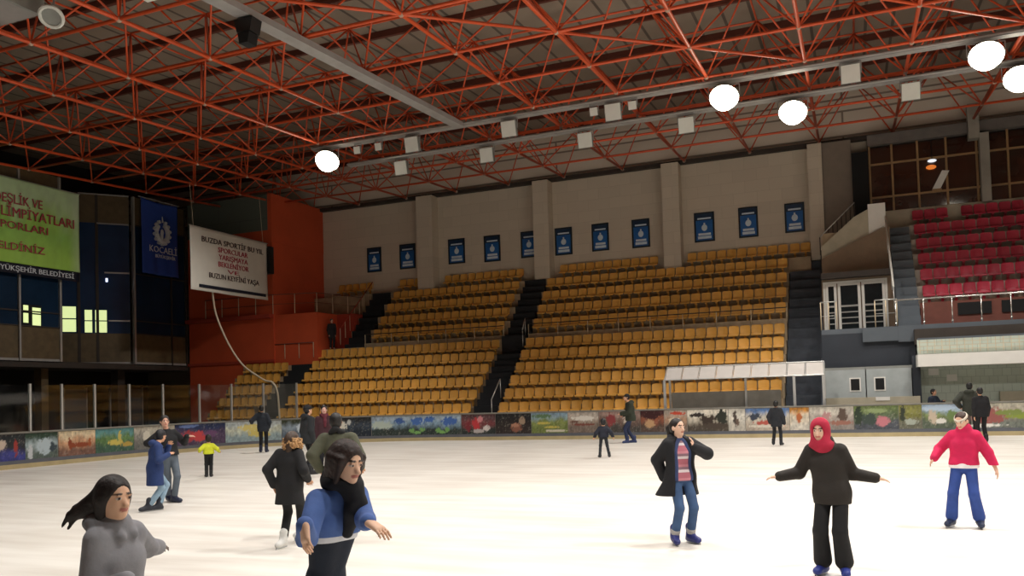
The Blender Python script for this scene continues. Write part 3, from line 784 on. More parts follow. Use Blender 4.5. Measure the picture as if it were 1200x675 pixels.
# charcoal wall, service doors
m = MB(); m.box(-1.15, 2.3, 36.5, 39.3, 2.6, 4.0); struct(m.build('wall_right', M['navy_wall']), 'charcoal wall under the white door landing')
m = MB(); m.box(.4, 2.25, 36.38, 36.52, 3.62, 4.16); struct(m.build('trim_14', M['charcoal']))
m = MB(); m.prism([(-1.25, 35.6, -.12), (-1.25, 44.2, -.12), (-1.25, 44.2, 8.7), (-1.25, 43.6, 8.7), (-1.25, 35.6, .9)], (.1, 0, 0)); struct(m.build('wall_right', M['navy_wall']), 'side wall of the dark stair')
t = thing('service_door', 'grey double service door with two small dark windows', 'door', (.5, 36.1, 0))
for a, b, w0, w1 in ((-1.08, .42, -.12, .2), (.46, 2.08, .78, 1.1)):
    MB().box(a, b, 36.0, 36.08, -.1, 2.52).build('door_leaf', M['kiosk'], t)
    MB().box(w0, w1, 35.975, 36.0, 1.7, 2.15).build('window', M['black'], t)
    MB().box(w0-.05, w1+.05, 35.985, 36.0, 1.65, 2.2).build('window_frame', M['white'], t)
MB().box(-1.12, 2.12, 36.0, 36.12, 2.52, 2.62).build('door_frame', M['lamp_case'], t)
MB().box(.36, .4, 35.95, 36.0, 1.0, 1.4).build('handle', M['chrome'], t)
m = MB(); m.box(-1.1, 2.3, 35.2, 35.35, -.12, 1.42); struct(m.build('trim_15', M['beige']), 'low pale wall before the service door')
m = MB(); m.box(2.12, 2.4, 35.9, 36.5, -.12, 3.0); struct(m.build('trim_16', M['navy_wall']))
t = tag(MB().box(.75, 1.25, 35.18, 35.2, 1.28, 1.42).build('paper_notice', M['white']), 'white paper notice on the low wall below the service door', 'notice')
# landing with the white glass door
m = MB(); m.box(-1.15, 15.4, 36.5, 39.6, 4.0, 4.2); struct(m.build('floor', M['charcoal']), 'landing slab before the white glass door')
m = MB(); m.box(1.7, 15.4, 36.36, 36.5, 3.56, 4.2); struct(m.build('trim_17', M['charcoal']), 'blue grey fascia under the red seats')
d = thing('door_1', 'white framed double glass door on the landing', 'door', (.2, 39.5, 4.2))
d['kind'] = 'structure'
DK = mat('door_glass', '#23282a', .15, .2, spec=.6)
def frame(x0, x1, z0, z1, y, w, mt, nm, par):
    m = MB(); m.box(x0, x0+w, y-.06, y, z0, z1); m.box(x1-w, x1, y-.06, y, z0, z1); m.box(x0+w, x1-w, y-.06, y, z1-w, z1); m.box(x0+w, x1-w, y-.06, y, z0, z0+w)
    return m.build(nm, mt, par)
frame(-1.1, 1.5, 4.2, 6.5, 39.5, .09, M['white'], 'door_frame', d)
for x0, x1 in ((-1.0, -.55), (-.5, .42), (.47, 1.4)):
    frame(x0, x1, 4.25, 6.4, 39.47, .11, M['white'], 'door_leaf', d)
    MB().box(x0+.1, x1-.1, 39.44, 39.46, 4.35, 6.3).build('glass', DK, d)
    MB().box(x0+.1, x1-.1, 39.40, 39.45, 5.35, 5.43).build('push_bar', M['alu'], d)
    for z in (4.6, 4.85, 5.1):
        MB().box(x0+.12, x1-.12, 39.41, 39.44, z, z+.05).build('louvre', M['alu'], d)
m = MB(); m.box(-1.15, 1.75, 39.5, 39.7, 4.2, 6.9); struct(m.build('wall_right', M['brown']), 'brown wall around the glass door')
m = MB(); m.box(-1.15, 1.75, 39.0, 39.75, 6.6, 6.85); struct(m.build('trim_18', M['dark_beam']), 'dark lintel above the glass door')
# sloping stair parapet up to the dark doorway
m = MB(); m.prism([(-1.15, 40.9, 6.85), (1.75, 40.9, 6.85), (1.75, 40.9, 9.0), (1.35, 40.9, 8.9), (-1.15, 40.9, 7.75)], (0, .2, 0))
struct(m.build('wall_right', M['brown']), 'brown wall rising under the stair parapet')
m = MB(); m.box(-1.15, 1.75, 39.7, 40.95, 6.75, 6.86); struct(m.build('floor', M['brown']), 'ledge above the glass door')
m = MB(); m.prism([(-1.15, 41.2, 7.4), (.9, 41.2, 8.7), (.9, 41.2, 9.9), (.3, 41.2, 9.6), (-1.15, 41.2, 8.35)], (0, .18, 0))
struct(m.build('trim_19', M['beige']), 'beige stair parapet sloping up to the dark doorway')
m = MB(); m.prism([(.9, 41.1, 8.6), (1.62, 41.1, 8.9), (1.62, 41.1, 10.1), (.9, 41.1, 10.1)], (0, .2, 0))
struct(m.build('trim_20', M['white']), 'pale panel at the top of the stair parapet')
rail('stair_railing', 'dark handrail climbing to the doorway beside the press windows', [(-1.2, 41.4, 8.0), (.35, 41.6, 9.5)], .85, .28, M['dark_beam'], M['alu'], group='railings of the right stand')
m = MB(); m.box(.32, 1.05, 43.3, 44.24, 9.6, 13.1); struct(m.build('door_2', M['black']), 'tall black doorway beside the press windows')
m = MB(); m.box(-1.02, .32, 43.6, 44.25, 8.0, 13.85); struct(m.build('wall_right', mat('greyish_plaster_wall', '#85796d', .85, .06)), 'greyish wall left of the black doorway')  # one greyish plaster colour over the whole wall
m = MB(); m.box(-1.1, 1.1, 41.4, 44.2, 7.0, 9.0); struct(m.build('floor', M['terrace']), 'stair landing slab behind the parapet')
# landing railing and long chrome railing before the red seats
GR = 'railings of the right stand'
rail('landing_railing', 'steel railing with many bars before the white glass door', [(-1.15, 36.7, 4.2), (-.55, 36.7, 4.2)], 1.15, .3, M['cream_post'], M['alu'], mids=(.5,), group=GR)
rail('landing_railing', 'short steel railing right of the white glass door', [(.9, 36.7, 4.2), (1.7, 36.7, 4.2)], 1.1, .4, M['cream_post'], M['alu'], mids=(.5,), group=GR)
rail('stand_railing', 'long bright chrome railing along the front of the red seats', [(1.65, 36.45, 4.2), (12.6, 36.45, 4.2)], 1.02, 1.02, M['chrome'], M['chrome'], rr=.035, group=GR, knobs=True)
rail('aisle_handrail', 'white handrail running down the dark aisle left of the red seats', [(1.66, 37.6, 4.95), (1.6, 41.2, 8.6)], .95, 1.3, M['alu'], M['white'], rr=.04, group=GR)
# red seat terrace
m = MB()
for j in range(6):
    m.box(2.62, 15.4, 38.3+.8*j-.08, 44.2, (4.2 if j == 0 else 5.2+.79*(j-1)), 5.2+.79*j)
struct(m.build('floor', mat('pale_terrace', '#a79c90', .85, .1)), 'pale stepped terrace of the red seats')
m = MB()
for k in range(11):
    m.box(1.78, 2.6, 37.4+.45*k, 44.2, 4.2 if k == 0 else 4.2+.44*k, 4.64+.44*k)
tag(m.build('stair_flight', M['charcoal']), 'blue grey stair aisle left of the red seats', 'stairs')
m = MB(); m.box(2.64, 15.4, 38.05, 38.2, 4.2, 5.2); struct(m.build('wall_right', M['brown_red']), 'red brown wall under the first red row')
for k in range(3):
    tag(MB().box(4.0+1.55*k, 5.2+1.55*k, 38.0, 38.06, 4.62, 5.1).build('wall_vent', M['black']),
        'dark vent opening under the red seats, %s from the left' % NM[k], 'vent', 'vents under the red seats')
rm = bpy.data.meshes.new('red_stadium_seat'); v2, f2 = seat_mesh(.46)
rm.from_pydata(v2, [], f2); rm.materials.append(M['seat_red']); rm.update()
for j in range(6):
    for k in range(11 if j < 5 else 10):
        x = 3.05+.505*k
        if j == 5 and k == 3: continue
        o = bpy.data.objects.new('red_stadium_seat', rm); COL.objects.link(o); o.location = (x, 39.0+.8*j, 5.2+.79*j)
        tag(o, 'red plastic stand seat, %s, %s seat from the blue grey aisle' % (RN[j], ordn(k+1)), 'seat', 'red stand seats')
# mesh parapet and white fascia under the red stand
t = thing('mesh_parapet', 'pale wire mesh parapet above the long white fascia', 'parapet', (4, 35, 3.0))
m = MB()
for k in range(53): m.tube((2.35+.25*k, 35.0, 3.02), (2.35+.25*k, 35.0, 3.56), .014, 4)
for z in (3.14, 3.28, 3.42): m.tube((2.3, 35.0, z), (15.4, 35.0, z), .012, 4)
m.build('mesh', M['cream_post'], t)
MB().box(2.28, 15.4, 34.97, 35.03, 3.53, 3.6).build('top_rail', M['charcoal'], t)
MB().box(2.28, 15.4, 35.3, 35.34, 3.0, 3.56).build('backing_panel', M['tile'], t)
m = MB(); m.box(2.25, 15.4, 34.9, 36.5, 2.52, 2.98); struct(m.build('trim_21', M['white']), 'long white fascia beam under the red stand')
m = MB(); m.box(2.4, 15.4, 36.6, 36.8, -.12, 3.4); struct(m.build('wall_right', M['tile']), 'green grey tiled wall behind the players bench')
m = MB(); m.box(2.25, 15.4, 35.9, 38.2, 3.4, 4.0); struct(m.build('trim_22', M['dark_beam']))
for k, (x, z, lb) in enumerate(((2.72, 2.2, 'white paper notice higher on the tiled wall'), (3.35, 1.95, 'white paper notice beside the man in navy on the tiled wall'))):
    tag(MB().box(x, x+.36, 36.58, 36.6, z, z+.26).build('paper_notice', M['white']), lb, 'notice', 'notices on the tiled wall')
m = MB(); m.box(5.1, 15.4, 36.3, 36.5, -.12, 1.5); struct(m.build('trim_23', M['beige']), 'pale low wall before the tiled wall')
# press box windows
w = thing('window_1', 'wide wood framed press box window wall above the red seats', 'window', (4.5, 43.6, 10.1)); w['kind'] = 'structure'
PXS = [1.12, 2.1, 3.2, 4.4, 5.65, 6.9, 8.1, 9.3]
for a, b in zip(PXS[:-1], PXS[1:]):
    for z0, z1 in ((10.15, 10.85), (10.85, 12.45), (12.45, 13.3)):
        MB().box(a+.04, b-.04, 43.58, 43.62, z0+.04, z1-.04).build('pane', M['pressglass'], w)
for x in PXS: MB().box(x-.045, x+.045, 43.5, 43.62, 10.1, 13.35).build('mullion', M['wood_frame'], w)
for z in (10.12, 10.85, 12.45): MB().box(1.08, 9.35, 43.49, 43.6, z-.045, z+.045).build('transom', M['wood_frame'], w)
m = MB(); m.box(1.05, 15.4, 43.64, 44.25, 9.0, 13.85); struct(m.build('wall_right', M['void']), 'dark interior wall of the press box')
m = MB(); m.box(1.05, 15.4, 43.3, 43.64, 13.35, 13.85); struct(m.build('trim_24', mat('grey_lintel', '#6f6964', .7)), 'grey lintel above the press windows')
m = MB(); m.box(1.62, 15.4, 43.2, 43.6, 9.1, 10.1); struct(m.build('trim_25', M['beige']), 'beige parapet under the press windows')
m = MB(); m.box(5.72, 6.1, 42.95, 43.45, 10.05, 13.2); struct(m.build('trim_26', M['concrete']), 'pale pillar before the press windows')
m = MB(); m.box(5.3, 5.75, 43.0, 43.5, 13.0, 14.6); struct(m.build('trim_27', M['concrete']))
t = thing('press_lamp', 'small lit orange lamp reflected behind the press window', 'lamp', (3.75, 43.45, 12.1))
MB().ball((3.75, 43.45, 12.0), .16, 10, 6, (1.4, .5, .7)).build('shade', mat('orange_shade', '#c86a2c', .5, 0, emit='#e07a30', estr=.8), t, True)
MB().ball((3.8, 43.45, 12.3), .13, 10, 6, (1.5, .5, .6)).build('bulb', mat('press_bulb', '#ffffff', .5, 0, emit='#dfe6ee', estr=1.0), t, True)
MB().tube((3.8, 43.45, 12.35), (3.8, 43.5, 13.3), .02, 6).build('cord', M['black'], t)
t = thing('wall_chart', 'slanting white paper sheet standing behind the press window', 'paper', (4.0, 43.46, 10.9))
MB().prism([(3.75, 43.46, 10.95), (4.1, 43.46, 10.95), (4.5, 43.46, 11.75), (4.2, 43.46, 11.8)], (0, .02, 0)).build('sheet', M['white'], t)
MB().box(3.75, 4.15, 43.4, 43.5, 10.88, 10.95).build('ledge', M['wood_frame'], t)

# ------------------------------------------------------------------ posters on the back wall
PO = [(-27.46, -26.47, 11.27, 9.76), (-25.17, -24.1, 11.26, 9.76), (-21.88, -20.81, 11.25, 9.78), (-19.56, -18.55, 11.22, 9.70), (-17.26, -16.3, 11.23, 9.73),
      (-15.2, -14.2, 11.22, 9.68), (-13.05, -12.09, 11.22, 9.71), (-10.79, -9.82, 11.22, 9.68), (-7.44, -6.4, 11.21, 9.66), (-5.17, -4.21, 11.23, 9.67), (-2.9, -1.95, 11.19, 9.70)]
PLACE = ['first poster from the red corner', 'second poster from the red corner, left of a pilaster', 'third poster from the red corner, right of the leftmost pilaster', 'fourth poster from the red corner',
         'fifth poster, half behind the pilaster over the middle stair', 'sixth poster, just right of the pilaster over the middle stair', 'seventh poster from the red corner', 'eighth poster, left of the third pilaster',
         'third poster from the right end', 'second poster from the right end', 'rightmost poster by the dark wall']
for k, (x0, x1, z1, z0) in enumerate(PO):
    t = thing('framed_poster', 'blue framed wall poster, '+PLACE[k], 'poster', ((x0+x1)/2, 44.24, z0), 'blue posters on the back wall')
    y = 44.245; w = x1-x0; cx = (x0+x1)/2; h = z1-z0
    m = MB(); b = .08
    m.box(x0, x0+b, y-.06, y, z0, z1); m.box(x1-b, x1, y-.06, y, z0, z1); m.box(x0+b, x1-b, y-.06, y, z0, z0+b); m.box(x0+b, x1-b, y-.06, y, z1-b, z1)
    m.build('frame', M['poster_frame'], t)
    MB().box(x0+b, x1-b, y-.03, y, z0+b, z1-b).build('print', M['poster_blue'], t)
    MB().box(x0+b, x1-b, y-.034, y-.03, z1-.42, z1-b).build('header_band', M['poster_navy'], t)
    MB().box(x0+.17, x1-.17, y-.04, y-.034, z1-.36, z1-.28).build('header_text', M['poster_white'], t)
    MB().box(x0+.17, x1-.17, y-.036, y-.03, z0+.16, z0+.3).build('caption', M['poster_white'], t)
    MB().box(x0+.2, x1-.2, y-.036, y-.03, z0+.34, z0+.46).build('caption', M['poster_white'], t)
    m = MB(); v = []
    m.ball((cx, y-.035, z0+.74), .15, 12, 8, (1, .06, 1.15)); m.box(cx-.04, cx+.04, y-.045, y-.03, z0+.85, z0+1.0)
    m.build('emblem', M['poster_white'], t, True)

# ------------------------------------------------------------------ flags and banners
def cloth(u0, u1, z0, z1, place, amp, name, mt, parent, nu=40, nv=30, colfn=None, sag=0.):
    """hanging cloth: place(u, out) gives x, y; soft folds; solid thickness"""
    v = []; f = []; U = []; 
    for i in range(nu+1):
        for j in range(nv+1):
            a = i/nu; b = j/nv
            out = amp*(math.sin(a*9+b*2)*.5+math.sin(a*21+1+b*3)*.3)*(1.1-b)
            zz = z0+(z1-z0)*b-sag*(1-(2*a-1)**2)*(b)
            x, y = place(u0+(u1-u0)*a, out)
            v.append((x, y, zz)); U.append((a, b))
    for i in range(nu):
        for j in range(nv):
            q = i*(nv+1)+j; f.append((q, q+nv+1, q+nv+2, q+1))
    L = LOC[parent.name]
    me = bpy.data.meshes.new(name); me.from_pydata([tuple(Vector(p)-L) for p in v], [], f)
    if colfn:
        ca = me.color_attributes.new('Col', 'FLOAT_COLOR', 'POINT')
        ca.data.foreach_set('color', np.array([(*colfn(a, b), 1) for a, b in U], np.float32).ravel())
    me.polygons.foreach_set('use_smooth', [True]*len(f)); me.materials.append(mt)
    o = bpy.data.objects.new(name, me); COL.objects.link(o); o.parent = parent
    md = o.modifiers.new('thickness', 'SOLIDIFY'); md.thickness = .01
    return o
# blue flag
t = thing('blue_flag', 'tall blue flag with white round emblem hanging on the corner booth', 'flag', (-36.75, 36.8, 9.4))
cloth(35.45, 38.2, 9.45, 13.72, lambda u, o: (-36.72+o, u), .1, 'cloth', M['flag_blue'], t, sag=.1)
MB().tube((-36.75, 35.3, 13.74), (-36.75, 38.3, 13.74), .04, 8).build('pole', M['alu'], t)
m = MB(); cy, cz = 36.85, 11.9
for k in range(14):
    if k in (3,): continue
    a = 2*PI*k/14+.2
    p = Vector((-36.58, cy+math.cos(a)*.46, cz+math.sin(a)*.56)); q = Vector((-36.58, cy+math.cos(a)*.64, cz+math.sin(a)*.74))
    m.tube(p, q, .1, 6)
pts = [(-36.58, cy+math.cos(a)*.43, cz+math.sin(a)*.52) for a in [PI*.75+2*PI*.8*k/24 for k in range(25)]]
m.path(pts, .14, 6)
m.ball((-36.58, cy, cz+.02), .13, 8, 6, (.4, 1, 1.5)); m.tube((-36.58, cy-.05, cz-.6), (-36.58, cy-.02, cz), .09, 6)
m.tube((-36.58, cy+.05, cz+.6), (-36.58, cy+.02, cz+.95), .06, 6, .02)
m.build('emblem', M['letter_white'], t)
text_mesh('lettering', 'KOCAEL\u0130', .52, (-36.56, 36.9, 10.72), R_LEFT, M['letter_white'], t, 2.05, ext=.01)
text_mesh('lettering', 'B\u00dcY\u00dcK\u015eEH\u0130R', .26, (-36.56, 37.05, 10.42), R_LEFT, M['letter_white'], t, 1.5, ext=.01)
# green banner
def green(a, b):
    n = float(vnoise(np.array([a*2.]), np.array([b]), 3)[0]); n2 = float(vnoise(np.array([a*5.]), np.array([b*3]), 9)[0])
    lo = np.array(hexc('#a9d85e')); hi = np.array(hexc('#cfeebc')); md = np.array(hexc('#8fd06c'))
    w = min(1, max(0, (b-.45+(n-.5)*.5)*3)); c = (lo*(1-w)+hi*w)
    k = max(0, 1-abs(b-.4)*4)*(.4+.6*n); c = c*(1-k*.6)+md*k*.6
    e = min(1, max(0, (a-.9)*8)); c = c*(1-e*.5)+np.array(hexc('#e6f4e0'))*e*.5
    return c*(.85+.3*n2)
t = thing('green_banner', 'large green banner with red lines of text on the left booth', 'banner', (-36.6, 28.5, 8.4))
cloth(24.4, 31.3, 8.9, 12.95, lambda u, o: (-36.62+o, u), .06, 'cloth', AT, t, 70, 40, green)
cloth(24.4, 31.25, 8.4, 8.9, lambda u, o: (-36.62+o, u), .02, 'footer_strip', M['letter_navy'], t, 30, 4)
for z, s, y0, y1, tx in ((11.72, .62, 25.6, 29.1, 'KARDE\u015eL\u0130K VE'), (11.08, .66, 24.6, 30.9, 'BARI\u015e OL\u0130MP\u0130YATLARI'), (10.5, .52, 25.2, 29.4, 'BUZ SPORLARI'), (9.5, .5, 25.0, 29.2, 'HO\u015eGELD\u0130N\u0130Z')):
    text_mesh('lettering', tx, s, (-36.52, (y0+y1)/2, z), R_LEFT, M['letter_red'], t, y1-y0, ext=.012)
text_mesh('lettering', 'KOCAEL\u0130 B\u00dcY\u00dcK\u015eEH\u0130R BELED\u0130YES\u0130', .34, (-36.58, 27.8, 8.53), R_LEFT, M['letter_white'], t, 6.2, ext=.012)
MB().tube((-36.7, 24.3, 12.98), (-36.7, 31.4, 12.98), .03, 6).build('top_rod', M['alu'], t)
# white banner hanging from the roof in line with the red corner
t = thing('white_banner', 'white hanging banner with red text lines before the red wall', 'banner', (-30.7, 35.8, 7.8))
cloth(32.75, 38.75, 7.75, 11.0, lambda u, o: (-30.7+o, u), .05, 'cloth', M['cloth_white'], t, 40, 20)
for z, s, y0, y1, tx, mt in ((10.3, .4, 33.5, 38.3, 'BUZDA SPORT\u0130F BU YIL', 'letter_dark'), (9.92, .38, 34.7, 37.0, 'SPORCULAR', 'letter_red'), (9.54, .38, 34.75, 37.0, 'YARI\u015eMAYA', 'letter_red'),
                             (9.16, .38, 34.7, 37.05, 'BEKLEN\u0130YOR', 'letter_red'), (8.86, .28, 35.4, 36.3, 'VE', 'letter_red'), (8.5, .38, 34.0, 37.9, 'BUZUN KEYF\u0130N\u0130 YA\u015eA', 'letter_dark')):
    text_mesh('lettering', tx, s, (-30.63, (y0+y1)/2, z), R_LEFT, M[mt], t, y1-y0, ext=.008)
MB().box(-30.66, -30.63, 33.3, 38.5, 7.92, 8.08).build('footer_strip', M['letter_navy'], t)
MB().tube((-30.7, 32.7, 11.02), (-30.7, 38.8, 11.02), .025, 6).build('top_rod', M['alu'], t)
for y in (33.0, 38.4): MB().tube((-30.7, y, 11.02), (-30.9, y, zb(y)), .012, 5).build('hanging_cord', M['rope'], t)
# loose pale hose hanging from the banner to the boards
pts = []
for (x, y, z) in ((-31.0, 34.6, 8.1), (-30.9, 34.7, 6.8), (-30.5, 34.85, 5.6), (-30.0, 35.0, 4.6), (-29.4, 35.1, 3.85), (-28.6, 35.2, 3.3), (-28.1, 35.2, 3.05), (-27.7, 35.2, 2.95), (-27.4, 35.2, 2.4), (-27.3, 35.2, .8), (-27.3, 35.2, -.1)):
    pts.append(Vector((x, y, z)))
fine = []
for k in range(len(pts)-1):
    p0 = pts[max(0, k-1)]; p1 = pts[k]; p2 = pts[k+1]; p3 = pts[min(len(pts)-1, k+2)]
    for q in range(6):
        s = q/6; fine.append(.5*((2*p1)+(p2-p0)*s+(2*p0-5*p1+4*p2-p3)*s*s+(3*p1-p0-3*p2+p3)*s**3))
fine.append(pts[-1])
tag(MB().path(fine, .05, 8).build('hose', M['rope'], None, True), 'pale loose hose curving down from the white banner to the seats', 'hose')
# ------------------------------------------------------------------ people: smooth bodies grown from blended limbs
class Body:
    """blended round cones and ellipsoids, meshed as one continuous skin"""
    def __init__(s): s.p = []; s.cuts = []
    def cone(s, a, b, ra, rb=None, k=.03): s.p.append(('c', np.array(a, float), np.array(b, float), ra, ra if rb is None else rb, k)); return s
    def ell(s, c, ax, r, k=.03, sub=False): s.p.append(('s' if sub else 'e', np.array(c, float), np.array(ax, float), np.array(r, float), 0, k)); return s
    def subcone(s, a, b, ra, rb, k=.015): s.p.append(('x', np.array(a, float), np.array(b, float), ra, rb, k)); return s
    def cut(s, pt, n): s.cuts.append((np.array(pt, float), np.array(n, float))); return s
    def bounds(s):
        lo = np.full(3, 1e9); hi = -lo
        for q in s.p:
            if q[0] == 'c': l = np.minimum(q[1]-q[3], q[2]-q[4]); h = np.maximum(q[1]+q[3], q[2]+q[4])
            elif q[0] == 'e': r = q[3].max(); l = q[1]-r; h = q[1]+r
            else: continue
            lo = np.minimum(lo, l); hi = np.maximum(hi, h)
        return lo, hi
    def mesh(s, h):
        lo, hi = s.bounds(); lo = lo-3*h; n = np.ceil((hi+3*h-lo)/h).astype(int)+1
        ax = [lo[i]+h*np.arange(n[i]) for i in range(3)]
        F = np.full(n, .2, np.float32)
        for q in s.p:
            k = q[5]
            if q[0] in 'cx':
                mg = k+2*h+ .02; l = np.minimum(q[1]-q[3], q[2]-q[4])-mg; hh = np.maximum(q[1]+q[3], q[2]+q[4])+mg
            else:
                r = q[3].max()+k+2*h+.02; l = q[1]-r; hh = q[1]+r
            i0 = np.clip(np.floor((l-lo)/h).astype(int), 0, n); i1 = np.clip(np.ceil((hh-lo)/h).astype(int)+1, 0, n)
            if (i1 <= i0).any(): continue
            sl = tuple(slice(a, b) for a, b in zip(i0, i1))
            X = ax[0][sl[0]][:, None, None]; Y = ax[1][sl[1]][None, :, None]; Z = ax[2][sl[2]][None, None, :]
            if q[0] in 'cx':
                a, b = q[1], q[2]; d = b-a; L2 = max(d@d, 1e-9)
                t = np.clip(((X-a[0])*d[0]+(Y-a[1])*d[1]+(Z-a[2])*d[2])/L2, 0, 1)
                D = np.sqrt((X-a[0]-t*d[0])**2+(Y-a[1]-t*d[1])**2+(Z-a[2]-t*d[2])**2)-(q[3]+t*(q[4]-q[3]))
            else:
                A = q[2]; r = q[3]; P = [X-q[1][0], Y-q[1][1], Z-q[1][2]]
                e = [sum(A[m][c]*P[c] for c in range(3)) for m in range(3)]
                k0 = np.sqrt(sum((e[m]/r[m])**2 for m in range(3))); k1 = np.sqrt(sum((e[m]/r[m]**2)**2 for m in range(3)))
                D = k0*(k0-1)/np.maximum(k1, 1e-6)
            G = F[sl]
            if q[0] in 'ce':
                w = np.maximum(k-np.abs(G-D), 0)/k; F[sl] = np.minimum(G, D)-w*w*k*.25
            else:
                D = -D; w = np.maximum(k-np.abs(G-D), 0)/k; F[sl] = np.maximum(G, D)+w*w*k*.25
        for pt, nn in s.cuts:
            D = (ax[0][:, None, None]-pt[0])*nn[0]+(ax[1][None, :, None]-pt[1])*nn[1]+(ax[2][None, None, :]-pt[2])*nn[2]
            F = np.maximum(F, D)
        F[0] = F[-1] = .2; F[:, 0] = F[:, -1] = .2; F[:, :, 0] = F[:, :, -1] = .2
        S = F < 0
        cn = tuple(m-1 for m in F.shape); cnt = np.zeros(cn, np.int8)
        offs = [(i, j, k) for i in (0, 1) for j in (0, 1) for k in (0, 1)]
        sub = lambda A, o: A[o[0]:o[0]+cn[0], o[1]:o[1]+cn[1], o[2]:o[2]+cn[2]]
        for o in offs: cnt += sub(S, o)
        act = (cnt > 0) & (cnt < 8); idx = np.argwhere(act)
        ids = np.full(cn, -1, np.int64); ids[act] = np.arange(len(idx))
        acc = np.zeros((len(idx), 3)); num = np.zeros(len(idx))
        for o in offs:
            for d in range(3):
                if o[d]: continue
                o2 = list(o); o2[d] = 1
                a = F[idx[:, 0]+o[0], idx[:, 1]+o[1], idx[:, 2]+o[2]]; b = F[idx[:, 0]+o2[0], idx[:, 1]+o2[1], idx[:, 2]+o2[2]]
                cr = (a < 0) != (b < 0); t = np.where(cr, a/np.where(cr, a-b, 1), 0)
                pos = np.array(o, float)[None]+np.zeros((len(idx), 1)); pos[:, d] += t
                acc += pos*cr[:, None]; num += cr
        V = (idx+acc/num[:, None])*h+lo
        faces = []
        for d in range(3):
            e1, e2 = [m for m in range(3) if m != d]
            a = S[tuple(slice(0, -1) if m == d else slice(None) for m in range(3))]; b = S[tuple(slice(1, None) if m == d else slice(None) for m in range(3))]
            E = np.argwhere(a != b)
            E = E[(E[:, e1] > 0) & (E[:, e2] > 0) & (E[:, e1] < F.shape[e1]-1) & (E[:, e2] < F.shape[e2]-1)]
            if not len(E): continue
            sg = a[tuple(E.T)]
            def cell(u, v):
                c = E.copy(); c[:, e1] -= u; c[:, e2] -= v; return ids[tuple(c.T)]
            Q = np.stack([cell(1, 1), cell(0, 1), cell(0, 0), cell(1, 0)], 1)
            fl = sg if d != 1 else ~sg
            Q[~fl] = Q[~fl][:, ::-1]; faces.append(Q)
        return V, np.concatenate(faces)
    def build(s, name, mt, parent, h, colfn=None):
        V, Fc = s.mesh(h)
        me = bpy.data.meshes.new(name); nV, nF = len(V), len(Fc)
        me.vertices.add(nV); me.vertices.foreach_set('co', V.astype(np.float32).ravel())
        me.loops.add(nF*4); me.loops.foreach_set('vertex_index', Fc.astype(np.int32).ravel())
        me.polygons.add(nF); me.polygons.foreach_set('loop_start', np.arange(0, nF*4, 4, dtype=np.int32))
        me.polygons.foreach_set('loop_total', np.full(nF, 4, np.int32)); me.polygons.foreach_set('use_smooth', np.ones(nF, bool))
        me.update(calc_edges=True); me.validate()
        if colfn is not None:
            ca = me.color_attributes.new('Col', 'FLOAT_COLOR', 'POINT')
            ca.data.foreach_set('color', np.concatenate([colfn(V), np.ones((nV, 1))], 1).astype(np.float32).ravel())
        me.materials.append(mt); o = bpy.data.objects.new(name, me); COL.objects.link(o); o.parent = parent
        return o

CLOTH = {}
def cloth_mat(col, rough=.85, var=.14):
    key = (col, rough)
    if key not in CLOTH: CLOTH[key] = mat('cloth_'+col.strip('#'), col, rough, var, 8, bump=.55)
    return CLOTH[key]
def stripe_mat():
    m = bpy.data.materials.new('striped_knit'); m.use_nodes = True; nt = m.node_tree; b = nt.nodes['Principled BSDF']
    tc = nt.nodes.new('ShaderNodeTexCoord'); sp = nt.nodes.new('ShaderNodeSeparateXYZ'); nt.links.new(tc.outputs['Object'], sp.inputs[0])
    mu = nt.nodes.new('ShaderNodeMath'); mu.operation = 'MULTIPLY'; mu.inputs[1].default_value = 6.2
    fr = nt.nodes.new('ShaderNodeMath'); fr.operation = 'FRACT'; nt.links.new(sp.outputs['Z'], mu.inputs[0]); nt.links.new(mu.outputs[0], fr.inputs[0])
    r = nt.nodes.new('ShaderNodeValToRGB'); r.color_ramp.interpolation = 'CONSTANT'; e = r.color_ramp.elements
    e[0].position = 0; e[0].color = (*hexc('#b56a78'), 1); e[1].position = .42; e[1].color = (*hexc('#dccfd2'), 1)
    x = e.new(.62); x.color = (*hexc('#8f6f7c'), 1); x = e.new(.82); x.color = (*hexc('#c88490'), 1)
    nt.links.new(fr.outputs[0], r.inputs[0]); nt.links.new(r.outputs[0], b.inputs['Base Color']); b.inputs['Roughness'].default_value = .85
    return m

def nrm(v): v = np.array(v, float); return v/max(np.linalg.norm(v), 1e-9)
def ik(S, W, a, b, pole):
    S = np.array(S, float); W = np.array(W, float); d = W-S; L = np.linalg.norm(d); u = d/max(L, 1e-6)
    if L > (a+b)*.995: W = S+u*(a+b)*.995; L = (a+b)*.995
    if L < abs(a-b)+.02: L = abs(a-b)+.02; W = S+u*L
    x = (a*a-b*b+L*L)/(2*L); y = math.sqrt(max(a*a-x*x, 0))
    p = np.array(pole, float); p = p-u*(p@u); p = nrm(p)
    return S+u*x+p*y, W

